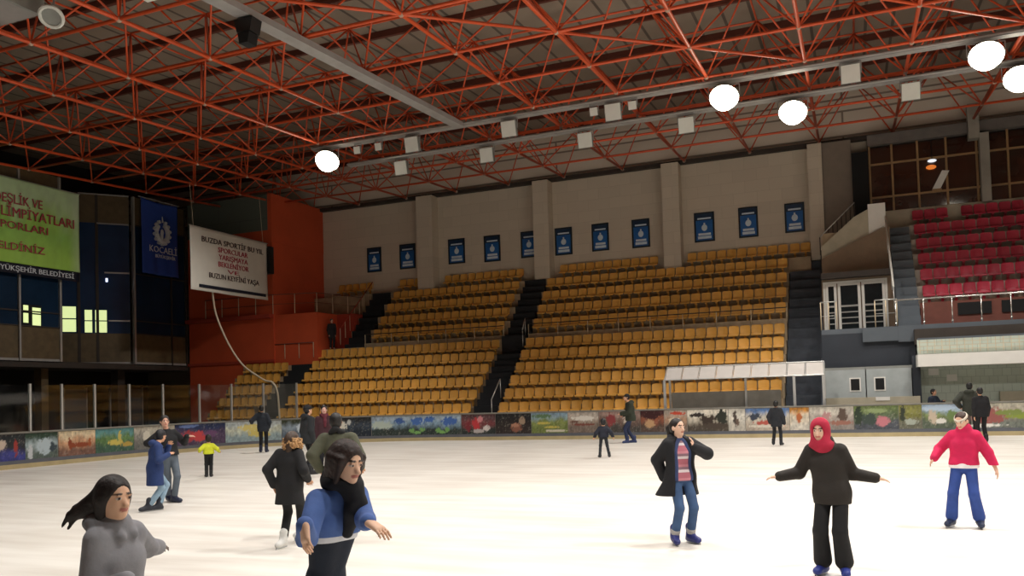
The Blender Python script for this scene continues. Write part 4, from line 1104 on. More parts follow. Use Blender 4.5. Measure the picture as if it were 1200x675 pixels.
def person(label, pos, H, face, pose={}, wear={}, vox=.012, cat='person', group=None):
    """pos: ground point; face: 0 looks to the camera, +90 to the picture's right.  Pose points are (right, away, up) in metres."""
    cam = np.array([0., 0.]); g = np.array(pos[:2], float); tc = nrm(cam-g); rg = np.array([-tc[1], tc[0]])
    t = thing('person', label, cat, (pos[0], pos[1], pos[2] if len(pos) > 2 else 0), group, rz=math.atan2(rg[1], rg[0]))
    fa = math.radians(face); f = np.array([math.sin(fa), -math.cos(fa), 0]); l = np.array([math.cos(fa), math.sin(fa), 0]); up = np.array([0, 0, 1.])
    k = H/1.7; G = lambda n, d: np.array(pose.get(n, d), float)
    skate = wear.get('skate', '#27305e'); base = .10*k if skate else .075*k
    P = G('P', (0, 0, .525*H)); Nk = G('N', P+np.array([0, 0, .305*H])+f*.0)
    hs = wear.get('head', 1.)*(.5+.5*k)
    hf = math.radians(pose.get('look', face)); f2 = np.array([math.sin(hf), -math.cos(hf), 0]); tilt = math.radians(pose.get('nod', 0))
    hl = np.array([math.cos(hf), math.sin(hf), 0]); hfw = f2*math.cos(tilt)-up*math.sin(tilt); hup = np.cross(hl, -hfw); hup = hup if hup[2] > 0 else -hup
    Hd = G('head', Nk+np.array([0, 0, .098*H])+f*.02*k); HA = np.array([hl, hfw, hup])
    sp = nrm(Nk-P); sw = wear.get('shoulder', .090)*H; sl = l
    SL = Nk-sp*.042*H+l*sw; SR = Nk-sp*.042*H-l*sw
    sm_ = wear.get('slim', 1.); HL = P+l*.052*H*sm_; HR = P-l*.052*H*sm_
    ua, fo = .168*H, .15*H
    dl = SL+np.array([0, 0, -.31*H])+l*.03+f*.03; dr = SR+np.array([0, 0, -.31*H])-l*.03+f*.03
    EL, WL = ik(SL, G('lh', dl), ua, fo, G('le', -f*.7+l*.5-up*.4)); ER, WR = ik(SR, G('rh', dr), ua, fo, G('re', -f*.7-l*.5-up*.4))
    al = .245*H
    KL, AL = ik(HL, G('lf', HL*[1, 1, 0]+[0, 0, base]+l*.01), al, al, G('lk', f)); KR, AR = ik(HR, G('rf', HR*[1, 1, 0]+[0, 0, base]-l*.01), al, al, G('rk', f))
    # --- skin: one continuous body
    b = Body(); C = P+(Nk-P)*.62
    b.cone(P+l*.05*k*sm_, P-l*.05*k*sm_, .086*k*sm_, k=.05)
    for s in (-1, 1): b.cone(P+l*.04*k*s*sm_, C+l*.055*k*s, .076*k*sm_, .078*k, .05)
    b.cone(C+l*.06*k, C-l*.06*k, .082*k, k=.05)
    b.cone(SL-l*.02*k, SR+l*.02*k, .046*k, k=.05); b.cone(C, Nk-sp*.03*k, .08*k, .052*k, .05)
    for S_, E_, W_ in ((SL, EL, WL), (SR, ER, WR)):
        b.cone(S_, E_, .043*k, .035*k, .025); b.cone(E_, W_, .035*k, .025*k, .015)
    for h_, kn, an in ((HL, KL, AL), (HR, KR, AR)):
        b.cone(h_, kn, .076*k*sm_, .048*k, .03); b.cone(kn, kn+(an-kn)*.35, .046*k, .048*k, .015); b.cone(kn+(an-kn)*.3, an, .048*k, .032*k, .02)
        ft = nrm(pose['toes']) if pose.get('toes') else nrm(f+l*.25*(1 if an is AL else -1))
        b.cone(an, an+ft*.09*k-up*.035*k, .032*k, .022*k, .015)
    b.cone(Nk-sp*.03*k, Hd-hup*.05*hs, .05*hs, .048*hs, .03)
    hp = lambda x, y, z: Hd+(hl*x+hfw*y+hup*z)*hs
    b.ell(hp(0, -.012, .022), HA, np.array([.075, .094, .092])*hs, .02); b.ell(hp(0, .022, -.045), HA, np.array([.056, .066, .068])*hs, .03)
    b.ell(hp(0, .062, -.088), HA, np.array([.026, .022, .02])*hs, .02)
    if vox < .0135:
        b.cone(hp(0, .083, .0), hp(0, .103, -.03), .009*hs, .015*hs, .014)
        for s in (-1, 1):
            b.ell(hp(.03*s, .088, .008), HA, np.array([.017, .012, .01])*hs, .012, True)
            b.ell(hp(.03*s, .078, .006), HA, np.array([.014, .012, .011])*hs, .004)
            b.ell(hp(.03*s, .084, .026), HA, np.array([.02, .008, .006])*hs, .01)
        b.ell(hp(0, .088, -.056), HA, np.array([.024, .008, .008])*hs, .008)
    for s in (-1, 1): b.ell(hp(.077*s, -.005, -.01), HA, np.array([.011, .022, .032])*hs, .012)
    # hands: palm, four fingers of unequal length and a thumb
    for W_, E_, sd, nm in ((WL, EL, 1, 'l'), (WR, ER, -1, 'r')):
        d = nrm(W_-E_); d = nrm(np.array(pose.get(nm+'d', d), float)); pn = np.array(pose.get(nm+'p', -up), float); pn = pn-d*(pn@d)
        pn = nrm(pn if np.linalg.norm(pn) > .1 else f-d*(f@d)); sdv = np.cross(d, pn)*sd
        if abs(d[2]) > .7 and nm+'p' not in pose:
            pn = -l*sd; pn = nrm(pn-d*(pn@d)); sdv = nrm(f-d*(f@d))
        hk = k*wear.get('hand', 1.); fr = (.0085 if vox < .0095 else .011)*max(hk, .8); cu = pose.get(nm+'c', .35)
        pc = W_+d*.08*hk
        for q in (-.026, -.009, .009, .026): b.cone(W_+d*.012*hk+sdv*q*.6*hk, pc+sdv*q*hk, .016*hk, .0135*hk, .016)
        for q, ln in ((.031, .066), (.0105, .074), (-.0105, .069), (-.031, .054)):
            q *= 1.05; r0 = pc+sdv*q*hk; d1 = nrm(d+pn*cu*.6+sdv*q*4); d2 = nrm(d+pn*cu*2.0+sdv*q*3)
            m_ = r0+d1*ln*.52*hk; b.cone(r0, m_, fr*1.05, fr, .005); b.cone(m_, m_+d2*ln*.5*hk, fr, fr*.8, .004)
        r0 = W_+d*.03*hk+sdv*.028*hk; m_ = r0+nrm(d*.75+sdv*.7+pn*.25)*.042*hk
        b.cone(r0, m_, fr*1.35, fr*1.15, .01); b.cone(m_, m_+nrm(d+sdv*.25+pn*.35)*.034*hk, fr*1.1, fr*.85, .004)
    sk = np.array(hexc(wear.get('skin', '#d9a585'))); lip = np.array(hexc('#bb7468')); dk = np.array(hexc('#241a17')); wh = np.array(hexc('#e6ddd6'))
    glove = wear.get('glove')
    def skin(V):
        c = np.tile(sk, (len(V), 1)); q = (V-Hd)@HA.T/hs
        fm = q[:, 1] > .05
        c[fm & (np.abs(q[:, 0]) < .026) & (np.abs(q[:, 2]+.056) < .0095)] = lip
        ax_ = np.abs(q[:, 0])
        c[fm & (((ax_-.03)/.014)**2+((q[:, 2]-.006)/.0068)**2 < 1)] = wh
        c[fm & (((ax_-.03)/.0088)**2+((q[:, 2]-.006)/.0082)**2 < 1)] = dk
        c[fm & (np.abs(ax_-.032) < .022) & (np.abs(q[:, 2]-.028-.1*ax_+1.6*ax_**2) < .005)] = dk
        if glove:
            for W_ in (WL, WR): c[np.linalg.norm(V-W_, axis=1) < .2*k] = np.array(hexc(glove))
        return c
    b.build('body', M['skin'], t, vox, skin)
    # --- trousers
    tr = wear.get('trousers', '#1b2030'); tw = wear.get('trouser_width', 1.)
    y = Body(); y.cone(P+l*.05*k*sm_, P-l*.05*k*sm_, .094*k*sm_, k=.05)
    for s in (-1, 1): y.cone(P+l*.045*k*s*sm_, P+(C-P)*.8+l*.055*k*s, .094*k*sm_, .098*k, .04)
    for h_, kn, an in ((HL, KL, AL), (HR, KR, AR)):
        y.cone(h_, kn, .085*k*sm_, .064*k*tw, .03); y.cone(kn, an+(kn-an)*.14, .064*k*tw, .06*k*tw*wear.get('flare', 1.), .02)
    y.build('trousers', cloth_mat(tr), t, vox)
    if wear.get('cuff'):
        for an, kn in ((AL, KL), (AR, KR)):
            Body().cone(an+(kn-an)*.13, an+(kn-an)*.2, .062*k, .064*k).build('sock', cloth_mat(wear['cuff']), t, max(vox, .01))
    # --- skates
    if skate:
        for an, h_ in ((AL, 1), (AR, -1)):
            ff = nrm(f+l*.25*h_)
            if pose.get('toes'): ff = nrm(pose['toes'])
            s_ = Body(); so = an-up*(.055*k)
            s_.cone(an+up*.11*k-ff*.012*k, an-up*.01*k, .06*k, .054*k, .03); s_.cone(so-ff*.05*k, so+ff*.14*k, .042*k, .036*k, .04); s_.cone(an, so+ff*.1*k+up*.012, .05*k, .036*k, .04)
            s_.ell(so+ff*.15*k, np.array([np.cross(up, ff), ff, up]), np.array([.042, .05, .034])*k, .03)
            o = s_.build('skate', cloth_mat(skate, .5), t, max(vox, .01))
            gz = pose.get('ground', 0.)
            z1 = so[2]-.03*k; zb_ = z1-.062*k+.004
            A_ = so-ff*.1*k; B_ = so+ff*.2*k; sd_ = np.cross(up, ff)*.004
            m = MB(); m.prism([(*(A_+sd_)[:2], zb_+.01), (*(B_+sd_)[:2], zb_+.012), (*(B_+sd_-ff*.01)[:2], z1+.01), (*(A_+sd_+ff*.02)[:2], z1+.01)], tuple(-2*sd_))
            m.build('blade', M['blade'], o)
    # --- upper garment(s)
    def top(name, col, th, hem, flare=0., sleeve=1., opening=None, hood=None, collar=0., sl_r=1., bulk=1., matl=None):
        y = Body(); hz = hem*H; 
        y.cone(P+l*.055*k+up*.03*k, P-l*.055*k+up*.03*k, (.096*k+th)*bulk, k=.05)
        for s in (-1, 1): y.cone(P+l*.055*k*s, C+l*.06*k*s, (.094*k+th)*bulk, (.086*k+th)*bulk, .05)
        y.cone(C+l*.062*k, C-l*.062*k, .084*k+th, k=.05); y.cone(SL-l*.02*k, SR+l*.02*k, .047*k+th*.8, k=.05); y.cone(C, Nk-sp*.03*k, .082*k+th, .054*k+th*.6, .05)
        if hz < P[2]:
            lo = np.array([P[0], P[1], hz])+(pose.get('sway', np.zeros(3)) if not isinstance(pose.get('sway'), tuple) else np.array(pose['sway'], float))
            for s in (-1, 0, 1): y.cone(P+l*.05*k*s, lo+l*(.06+flare*.6)*k*s-up*.06, .096*k+th, .1*k+th+flare*.6*k, .05)
        if sleeve:
            for S_, E_, W_ in ((SL, EL, WL), (SR, ER, WR)):
                we = E_+(W_-E_)*(.99*sleeve)
                y.cone(S_, E_, .045*k*sl_r+th*.8, .038*k*sl_r+th*.75, .028); y.cone(E_, we, .038*k*sl_r+th*.75, .03*k*sl_r+th*.6, .02)
        if collar: y.cone(Nk-sp*.035*k, Nk+sp*collar*k, .07*k+th, .066*k+th, .03)
        if hood:
            y.ell(Nk-f*.08*k+up*.015*k, np.array([l, f, up]), np.array([.135, .085, .07])*k, .03)
            for s in (-1, 1): y.cone(Nk+l*.1*k*s-f*.05*k, Nk+l*.045*k*s+f*.085*k-up*.06*k, .04*k, .026*k, .02)
        if opening:
            ow, oz = opening
            y.subcone(Nk+f*.16*k+up*.05, np.array([P[0], P[1], 0])+f*(.2+flare*.5)*k+up*(hz-.2), ow*k, ow*oz*k)
        if hem: y.cut((0, 0, hz), (0, 0, -1))
        return y.build(name, matl or cloth_mat(col), t, vox)
    for args in wear.get('tops', []): top(**args)
    # --- scarf, hair, hood
    hc = wear.get('hair_col', '#1c1512'); hm = lambda: mat('hair_'+hc.strip('#'), hc, .45, .3, 30) if ('h'+hc) not in CLOTH else CLOTH['h'+hc]
    if 'h'+hc not in CLOTH: CLOTH['h'+hc] = mat('hair_'+hc.strip('#'), hc, .55, .4, 45, bump=.3)
    hm = CLOTH['h'+hc]; hair = wear.get('hair', 'short')
    def cap(y, grow=0.):
        y.ell(hp(0, -.02, .032), HA, np.array([.086+grow, .1+grow, .094+grow])*hs, .02)
        y.ell(hp(0, -.035, -.02), HA, np.array([.082+grow, .075+grow, .085+grow])*hs, .03)
    def facecut(y, z=-.03, r=(.066, .1, .1)): y.ell(hp(0, .105, z), HA, np.array(r)*hs, .012, True)
    if hair == 'short':
        y = Body(); cap(y); facecut(y, -.045, (.075, .11, .11)); y.build('hair', hm, t, min(vox, .011))
    elif hair == 'long':
        y = Body(); cap(y)
        for s in (-1, 1): y.cone(hp(.07*s, .0, .0), hp(.075*s, -.03, -.17), .032*hs, .025*hs, .03)
        y.cone(hp(0, -.08, 0), hp(0, -.08, -.22), .07*hs, .05*hs, .04); facecut(y); y.build('hair', hm, t, min(vox, .011))
    elif hair == 'blown':
        w = np.array(wear['blow'], float); y = Body(); cap(y); r0 = hp(0, -.06, -.02)
        for q, s_ in ((0, 1.), (.035, .8), (-.04, .9), (.07, .55)):
            e = r0+nrm(w+np.array([0, 0, q*4]))*.2*s_*hs; y.cone(r0+hup*q*hs, e, .045*hs, .016*hs, .03); y.cone(e, e+(np.array([0, 0, -.05])+nrm(w)*.04)*hs, .016*hs, .008*hs, .01)
        y.cone(hp(.06, .0, .0), hp(.062, -.01, -.12), .03*hs, .02*hs, .03); y.cone(hp(-.06, -.02, .0), hp(-.065, -.03, -.12), .03*hs, .022*hs, .03)
        facecut(y); y.build('hair', hm, t, min(vox, .011))
    elif hair == 'bob':
        y = Body(); cap(y, .004)
        for s in (-1, 1):
            for q in range(4): y.cone(hp(.075*s, .035-.03*q, .03), hp((.078-.006*q)*s, .02-.035*q, -.1-.012*q), .026*hs, .014*hs, .018)
        y.cone(hp(0, -.085, 0), hp(0, -.085, -.13), .06*hs, .045*hs, .04)
        facecut(y, -.035, (.06, .1, .098))
        for q in range(0): y.cone(hp(-.05+.025*q, .05, .1), hp(-.056+.028*q, .088-.35*abs(.01*(q-2)), .062-.004*(q % 2)), .014*hs, .008*hs, .012)
        y.build('hair', hm, t, min(vox, .009))
    elif hair == 'tail':
        y = Body(); cap(y, -.004); y.cone(hp(0, -.1, .03), hp(0, -.15, -.02), .035*hs, .04*hs, .03); y.cone(hp(0, -.15, -.02), hp(0, -.13, -.18), .045*hs, .03*hs, .03)
        facecut(y, -.035, (.078, .115, .108)); y.build('hair', hm, t, min(vox, .011))
    if 'hijab' in wear:
        y = Body(); cap(y, .012); y.cone(hp(0, -.02, -.08), Nk-sp*.02+f*.02, .085*hs, .11*k, .05); y.ell(hp(0, .01, -.1), HA, np.array([.085, .09, .07])*hs, .04)
        y.ell(hp(.0, .0, -.15), HA, np.array([.12, .11, .05])*hs, .04)
        y.ell(hp(0, .11, -.012), HA, np.array([.056, .1, .085])*hs, .012, True); y.build('headscarf', cloth_mat(wear['hijab']), t, min(vox, .011))
    if 'cap' in wear:
        y = Body(); cap(y, .008); y.cut(hp(0, 0, .035), -hup); y.ell(hp(0, .1, .045), HA, np.array([.06, .06, .012])*hs, .01); y.build('cap', cloth_mat(wear['cap']), t, min(vox, .012))
    if 'band' in wear:
        y = Body(); y.ell(hp(0, -.015, .03), HA, np.array([.09, .107, .1])*hs, .01); y.cut(hp(0, 0, .07), hup*.9+hfw*.3); y.cut(hp(0, 0, .035), -(hup*.9+hfw*.3)); y.build('headband', cloth_mat(wear['band']), t, min(vox, .01))
    if 'scarf' in wear:
        y = Body(); n = 14
        for q in range(n):
            a0, a1 = 2*PI*q/n, 2*PI*(q+1)/n
            pt = lambda a: Nk+sp*.03*k+(l*math.cos(a)*.078+f*(math.sin(a)*.082+.01))*k+up*(.018*math.sin(a*3)-.03*math.sin(a))*k
            y.cone(pt(a0), pt(a1), .033*k, k=.03)
        for (dx, ln) in wear.get('scarf_ends', ((.0, .26),)):
            a0 = Nk+f*.1*k+l*dx*k; y.cone(a0, a0-sp*ln*k*.5+f*.045*k, .038*k, .044*k, .04); y.cone(a0-sp*ln*k*.5+f*.045*k, a0-sp*ln*k+f*.03*k, .044*k, .034*k, .03)
        y.build('scarf', cloth_mat(wear['scarf']), t, min(vox, .011))
    if 'furhood' in wear:
        y = Body(); rn = np.random.RandomState(5)
        y.ell(hp(0, -.02, -.06), HA, np.array([.125, .115, .075])*hs, .03)
        for q in range(110):
            a = rn.uniform(0, 2*PI); v = rn.uniform(-1, 1); r_ = np.array([math.cos(a)*.135, math.sin(a)*.125-.015, -.055+.085*v])*(1-.2*abs(v)); y.cone(hp(*(r_*.85)), hp(*(r_*1.2)), .02*hs, .008, .01)
        y.ell(hp(0, .15, -.02), HA, np.array([.05, .1, .08])*hs, .012, True)
        y.build('fur_hood', mat('fur_brown', '#a8835a', .9, .45, 22), t, min(vox, .011))
    return t

def at_ground(px, py):
    """ground point seen at a pixel of the 1200x675 frame"""
    d = CAM_F+CAM_R*((px-600.)/980.)+CAM_U*((430.7777-py)/980.)
    s = -1.85/d[2]; return (float(d[0]*s), float(d[1]*s))
# ------------------------------------------------------------------ camera
CAM_R = np.array([0.92505881, 0.37863981, -0.02996824]); CAM_U = np.array([0.04094415, -0.02096776, 0.9989414]); CAM_F = np.array([-0.37761062, 0.92530657, 0.0348995])
cd = bpy.data.cameras.new('camera'); cam = bpy.data.objects.new('camera', cd); COL.objects.link(cam)
mw = Matrix.Identity(4)
for i in range(3):
    mw[i][0] = CAM_R[i]; mw[i][1] = CAM_U[i]; mw[i][2] = -CAM_F[i]
mw[2][3] = 1.85
cam.matrix_world = mw
cd.sensor_width = 36; cd.lens = 36*980/1200; cd.shift_y = (430.7777-337.5)/1200; cd.clip_start = .1; cd.clip_end = 200
SC.camera = cam

# ------------------------------------------------------------------ the skaters
# 1 woman in the grey coat, nearest on the left
person('woman in grey hooded coat with wind-blown dark hair, nearest on the left', (-3.48, 3.18), 1.52, 45,
       dict(P=(-.02, .02, .80), N=(-.01, -.02, 1.27), head=(-.012, -.05, 1.405), look=34, nod=4,
            lh=(.205, .5, 1.055), rh=(.03, -.28, 1.03), le=(.1, -.1, -1), re=(-.6, .5, -.5), lp=(0, .3, -1), rp=(.4, .2, -1), rd=(.75, -.35, -.2)),
       dict(skin='#eabc9c', hair='blown', shoulder=.076, blow=(-1, .2, -.35), hair_col='#1d1411', trousers='#22242a', skate='#2a2c34', head=.98, glove='#7a6a64',
            tops=[dict(name='coat', col='#8b8b90', th=.02, hem=.36, flare=.05, hood=True, collar=-.005, sl_r=1.2, sleeve=1.03)]), .008)
# 2 woman in the blue sweater
b0 = 860.
person('woman in blue sweater and black scarf reaching forward, nearest the camera', (-2.714, 3.937), 1.64, 42,
       dict(P=(-.04, .08, .875), N=(.045, -.06, 1.385), head=(.085, -.13, 1.52), look=40, nod=13,
            rh=(-.13, -.58, 1.265), lh=(.18, -.44, 1.235), rf=(-.06, .25, .1), lf=(.02, -.1, .1), re=(-.15, .3, -1), le=(.2, .4, -1), rd=(.05, -.35, -1), ld=(.6, -.55, -.35), rp=(.6, .3, 0)),
       dict(skin='#eec3a6', slim=.74, hair='bob', hair_col='#2a1812', trousers='#1d2636', skate='#2a2c34', scarf='#15161c', scarf_ends=((-.01, .27), (.03, .2)),
            tops=[dict(name='undershirt', col='#dcdfe6', th=.012, hem=.662, sleeve=0), dict(name='sweater', col='#4d6aa8', th=.02, hem=.683, sleeve=.95, sl_r=1.05)]), .007)
# 3 woman with the fur hood
person('woman in short black coat with brown fur hood and one white skate, behind blue sweater', at_ground(338, 641), 1.5, 150,
       dict(P=(.03, 0, .80), head=(.085, .02, 1.375), look=140, lh=(-.17, .05, .8), rh=(.26, -.02, .86), lf=(-.06, -.02, .1), rf=(.17, .3, .16), toes=(-.5, -.8, 0)),
       dict(hair='long', hair_col='#3a2616', trousers='#141416', skate='#dcdcd8', furhood=1, trouser_width=1.02,
            tops=[dict(name='coat', col='#17171a', th=.035, hem=.37, flare=.03, sl_r=1.1)]), .010)
# 4 man in the olive jacket seen from behind
person('man in olive jacket seen from behind, dark hair, past the blue sweater', at_ground(402, 626), 1.72, 165,
       dict(N=(-.05, -.02, 1.40), head=(-.06, -.0, 1.58), look=170, lh=(-.3, .05, .92), rh=(.26, .02, .93), lf=(-.12, .1, .1), rf=(.07, -.1, .1)),
       dict(hair='short', hair_col='#15110f', trousers='#1b1f2a', skate='#202226', cuff='#d8d8d4', shoulder=.112, scarf='#191a1c', scarf_ends=(),
            tops=[dict(name='jacket', col='#4a4b3a', th=.05, hem=.46, sl_r=1.2, bulk=1.12)]), .011)
# 5 the pair beyond him
person('man in black jacket with dark hood standing beyond the fur-hooded woman', at_ground(362, 556), 1.80, 120,
       dict(look=110), dict(hair='short', hair_col='#121012', trousers='#15161a', skate='#1a1c20', cap='#141417', tops=[dict(name='jacket', col='#1d2024', th=.045, hem=.44, hood=True, sl_r=1.2)]), .014)
person('woman with maroon scarf facing the man in olive jacket', at_ground(381, 551), 1.78, 10,
       dict(look=5), dict(skin='#d3a596', hair='short', hair_col='#1a1210', trousers='#1b1d24', skate='#202226', scarf='#5a1f2c', tops=[dict(name='jacket', col='#3a1c24', th=.035, hem=.42, sl_r=1.1)]), .0125)
# 6 the hugging couple
person('man in black jacket and jeans stretching one arm out to the right', at_ground(199, 589), 1.70, 30,
       dict(look=15, N=(-.04, 0, 1.41), head=(-.07, -.03, 1.575), lh=(.33, -.05, 1.27), rh=(-.22, -.2, 1.1), le=(.2, .5, -.5), ld=(1, 0, .05), lf=(.08, -.03, .1), rf=(-.02, .22, .1)),
       dict(skin='#d0a08a', hair='short', hair_col='#17110f', trousers='#59636e', skate='#20263f', tops=[dict(name='jacket', col='#131317', th=.03, hem=.54, sl_r=1.12)]), .011)
person('skater in long blue coat and pale jeans leaning against man in black jacket', at_ground(178, 599), 1.52, 100,
       dict(P=(.06, 0, .76), N=(.10, .0, 1.20), head=(.17, .08, 1.335), look=130, nod=15, lh=(.3, .1, 1.15), rh=(.28, -.12, 1.0), rf=(-.05, -.03, .1), lf=(.12, .05, .1), toes=(-.9, -.3, 0)),
       dict(hair='short', hair_col='#15151c', trousers='#8ba6bb', skate='#2a2d38', tops=[dict(name='coat', col='#1f3566', th=.035, hem=.30, flare=.02, sl_r=1.1, hood=True)]), .011)
# 7 child in yellow
person('small child in bright yellow jacket and black trousers seen from behind', at_ground(245, 559), 1.13, 180,
       dict(N=(0, 0, .86), lh=(-.22, .02, .68), rh=(.25, .02, .66), head=(0, 0, 1.0), lf=(-.06, 0, .07), rf=(.05, 0, .07)),
       dict(hair='short', hair_col='#191310', trousers='#131416', skate='#1a1a1c', head=1.1, trouser_width=1.15, tops=[dict(name='jacket', col='#c9cf2e', th=.03, hem=.53, sl_r=1.15)]), .012)
# 8 man at the boards
person('man in dark navy jacket leaning on the boards below the lower stairs', at_ground(309, 530), 1.82, 175,
       dict(lh=(-.42, .25, 1.15), rh=(.2, .1, .95), N=(-.05, .05, 1.5)), dict(hair='short', hair_col='#15120f', trousers='#16181d', skate='#232a44', tops=[dict(name='jacket', col='#262c36', th=.05, hem=.44, sl_r=1.25)]), .014)
# 9 dark child in the middle
person('small child in dark clothes standing with legs apart, near the middle boards', at_ground(708, 536), 1.16, 185,
       dict(N=(0, 0, .89), lh=(-.26, .0, .60), rh=(.28, .0, .58), lf=(-.12, 0, .07), rf=(.15, 0, .07), head=(.0, .0, 1.03)),
       dict(hair='short', hair_col='#131112', trousers='#22262c', skate='#1a1c20', head=1.1, tops=[dict(name='jacket', col='#1c1f2c', th=.035, hem=.5, sl_r=1.2)]), .013)
# 10 tall dark skater at the boards
person('tall skater in dark green jacket and black cap facing left by the boards', at_ground(739, 519), 1.86, -75,
       dict(look=-70, P=(.03, .0, .93), N=(.0, 0, 1.50), head=(-.1, 0, 1.70), lh=(-.3, -.15, 1.1), rh=(-.22, .15, 1.05), lf=(-.12, -.1, .1), rf=(.14, .1, .1)),
       dict(hair='short', hair_col='#111111', cap='#15161a', trousers='#26304e', skate='#26335f', tops=[dict(name='jacket', col='#2a3024', th=.06, hem=.44, sl_r=1.3, hood=True)]), .013)
# 11 girl with the striped top
person('girl in open black coat, striped pink top and jeans looking to the right', at_ground(800, 637), 1.54, 25,
       dict(look=46, N=(.0, 0, 1.275), head=(-.01, -.01, 1.415), P=(.005, 0, .80), rh=(-.2, .06, .80), lh=(.17, -.2, 1.18), le=(.9, .2, -.5), re=(-.8, .3, -.2), ld=(-.2, -.1, 1), lp=(-1, 0, 0), rf=(-.09, -.05, .1), lf=(.1, .06, .1), sway=(-.05, .02, 0)),
       dict(skin='#e6bda4', hair='tail', hair_col='#1b1310', trousers='#3f5a82', skate='#2d3478', cuff='#b9b6b4', trouser_width=1.0,
            tops=[dict(name='striped_top', col='#b06a74', th=.012, hem=.5, sleeve=0, matl=stripe_mat()), dict(name='cardigan', col='#39466e', th=.024, hem=.5, sleeve=.9, opening=(.095, 1.2)),
                  dict(name='coat', col='#16161b', th=.045, hem=.385, flare=.09, sl_r=1.2, opening=(.125, 1.5), hood=True)]), .009)
# 12 skater from behind near the orange panel
person('skater in dark coat with shoulder bag seen from behind before the boards', at_ground(911, 522), 1.46, 170,
       dict(lh=(-.2, .05, .75), rh=(.24, .02, .72), lf=(-.12, .06, .1), rf=(.12, -.06, .1)),
       dict(hair='short', hair_col='#15120f', trousers='#191b20', skate='#1c1e24', tops=[dict(name='coat', col='#23262c', th=.045, hem=.42, sl_r=1.2)]), .013)
# 13 girl with the crimson headscarf
person('girl in crimson headscarf and black jacket with both arms spread wide', at_ground(978, 674), 1.53, -12,
       dict(look=-14, nod=4, P=(.01, 0, .80), N=(-.04, .0, 1.285), head=(-.08, -.03, 1.425), rh=(-.475, -.08, .975), lh=(.405, -.08, .965), re=(-.3, .3, -.9), le=(.3, .3, -.9), rd=(-1, 0, -.1), ld=(1, 0, -.15),
            rf=(-.1, .03, .1), lf=(.1, -.03, .1)),
       dict(skin='#eabfa6', hair=None, hijab='#b3203e', trousers='#17171a', trouser_width=1.25, flare=1.3, skate='#2c3a8c',
            tops=[dict(name='jacket', col='#2b2622', th=.035, hem=.46, sl_r=1.1, collar=.02)]), .008)
# 14 girl in the pink jacket
person('girl in bright pink jacket and blue jeans looking down, headband on', at_ground(1131, 618), 1.47, -8,
       dict(look=-25, nod=22, P=(.02, 0, .78), N=(.04, 0, 1.235), head=(.015, -.045, 1.37), rh=(-.315, -.1, .895), lh=(.375, -.02, .755), re=(-.5, .5, -.5), le=(.7, .5, 0), rf=(-.15, .0, .1), lf=(.17, .0, .1), ld=(.25, -.1, -1), rd=(-.55, -.1, -.8)),
       dict(skin='#d8ad94', hair='tail', hair_col='#3a2418', band='#cfc4b4', trousers='#2f4a92', skate='#26304c', trouser_width=1.15, flare=1.25,
            tops=[dict(name='undershirt', col='#e8e0e2', th=.028, hem=.52, sleeve=0), dict(name='jacket', col='#c8164e', th=.036, hem=.545, sl_r=1.15, collar=.03)]), .009)
# 15 two dark skaters before the boards on the right
person('broad man in dark olive jacket seen from behind, before the right-hand boards', at_ground(1139, 516), 1.88, 170,
       dict(lh=(-.3, .1, 1.1), rh=(.26, .1, 1.05)), dict(hair='short', hair_col='#121110', trousers='#1a1b1f', skate='#1c1e22', shoulder=.115, tops=[dict(name='jacket', col='#33362e', th=.06, hem=.42, sl_r=1.3, hood=True)]), .013)
person('slim person in black jacket leaning against man in dark olive jacket', at_ground(1152, 518.5), 1.72, -160,
       dict(N=(-.02, 0, 1.42)), dict(hair='short', hair_col='#111013', trousers='#131316', skate='#1a1a1e', tops=[dict(name='jacket', col='#151519', th=.04, hem=.46, sl_r=1.2)]), .013)
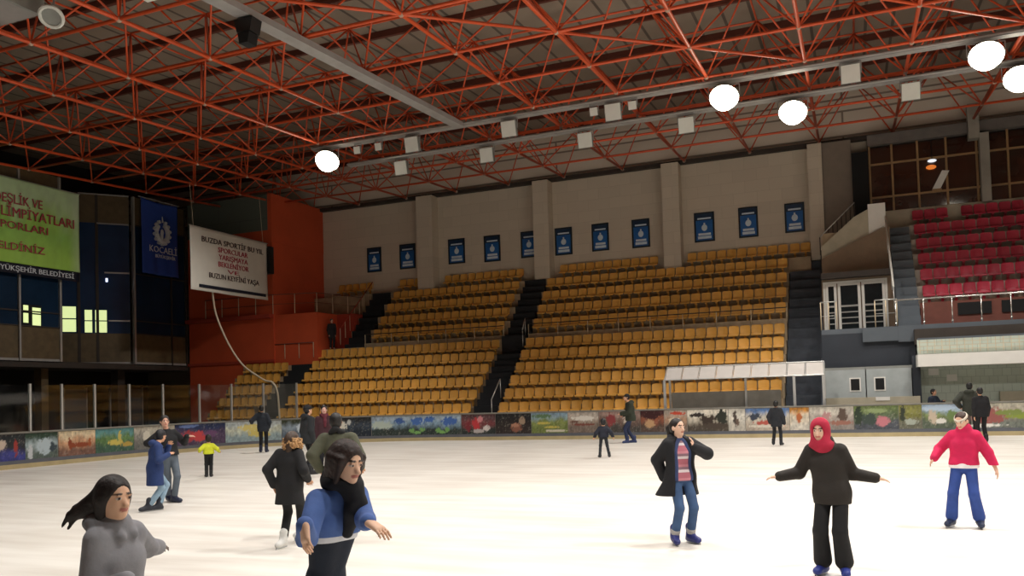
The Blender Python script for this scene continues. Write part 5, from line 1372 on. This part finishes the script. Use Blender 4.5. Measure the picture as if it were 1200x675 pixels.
# 16 man standing behind the boards
person('man in navy jacket standing behind the boards by the tiled wall', (2.75, 35.3, -.12), 1.80, 60,
       dict(look=60, lh=(.32, -.1, 1.3), rh=(.1, -.15, 1.0)), dict(hair='short', hair_col='#141212', trousers='#1a1d24', skate=None, tops=[dict(name='jacket', col='#1f2838', th=.055, hem=.46, sl_r=1.25)]), .013)
# 17 spectator on the cross aisle
person('spectator in black coat standing on the cross aisle before the red recess', (-27.3, 40.0, 4.85), 1.74, 20,
       dict(look=30), dict(skin='#d8b09a', hair='short', hair_col='#16110f', trousers='#121214', skate=None, tops=[dict(name='coat', col='#151417', th=.045, hem=.36, sl_r=1.2)]), .014)
# ------------------------------------------------------------------ light
def spot(x, y, z, tx, ty, w, ang, col=(1, .965, .91), rad=.35, blend=.6):
    d = bpy.data.lights.new('floodlight_beam', 'SPOT'); d.energy = w; d.spot_size = math.radians(ang); d.spot_blend = blend; d.color = col; d.shadow_soft_size = rad
    o = bpy.data.objects.new('floodlight_beam', d); COL.objects.link(o); o.location = (x, y, z)
    o.rotation_euler = (Vector((tx, ty, 0))-Vector((x, y, z))).to_track_quat('-Z', 'Y').to_euler()
    return o
for x, on in U:
    if on: spot(x+.0, 30.2, 12.0, x*.85 if x > -10 else -25, 27, 2500 if x > -10 else 3600, 150)
for x, on in LW:
    if on: spot(x, 33.0, 12.1, x*.85, 30, 2500, 150)
# the row of floodlights over the near half of the rink, out of the picture above the camera
for k, (x, y, w) in enumerate(((-16, 14, 3200), (-11, 13, 4800), (-6, 13, 7000), (0, 13, 9000), (6, 13, 10000), (11, 14, 9000), (-14, 5, 3000), (-7, 5, 4500), (0, 5, 6000), (6, 5, 7000))):
    spot(x, y, zb(y)-.5, x, y+2.5, w*.27, 130)
W = bpy.data.worlds.new('hall'); SC.world = W; W.use_nodes = True
W.node_tree.nodes['Background'].inputs['Color'].default_value = (.02, .018, .016, 1); W.node_tree.nodes['Background'].inputs['Strength'].default_value = .3
SC.view_settings.view_transform = 'Standard'; SC.view_settings.look = 'None'; SC.view_settings.gamma = 1; SC.view_settings.use_curve_mapping = False
SC.view_settings.exposure = 0
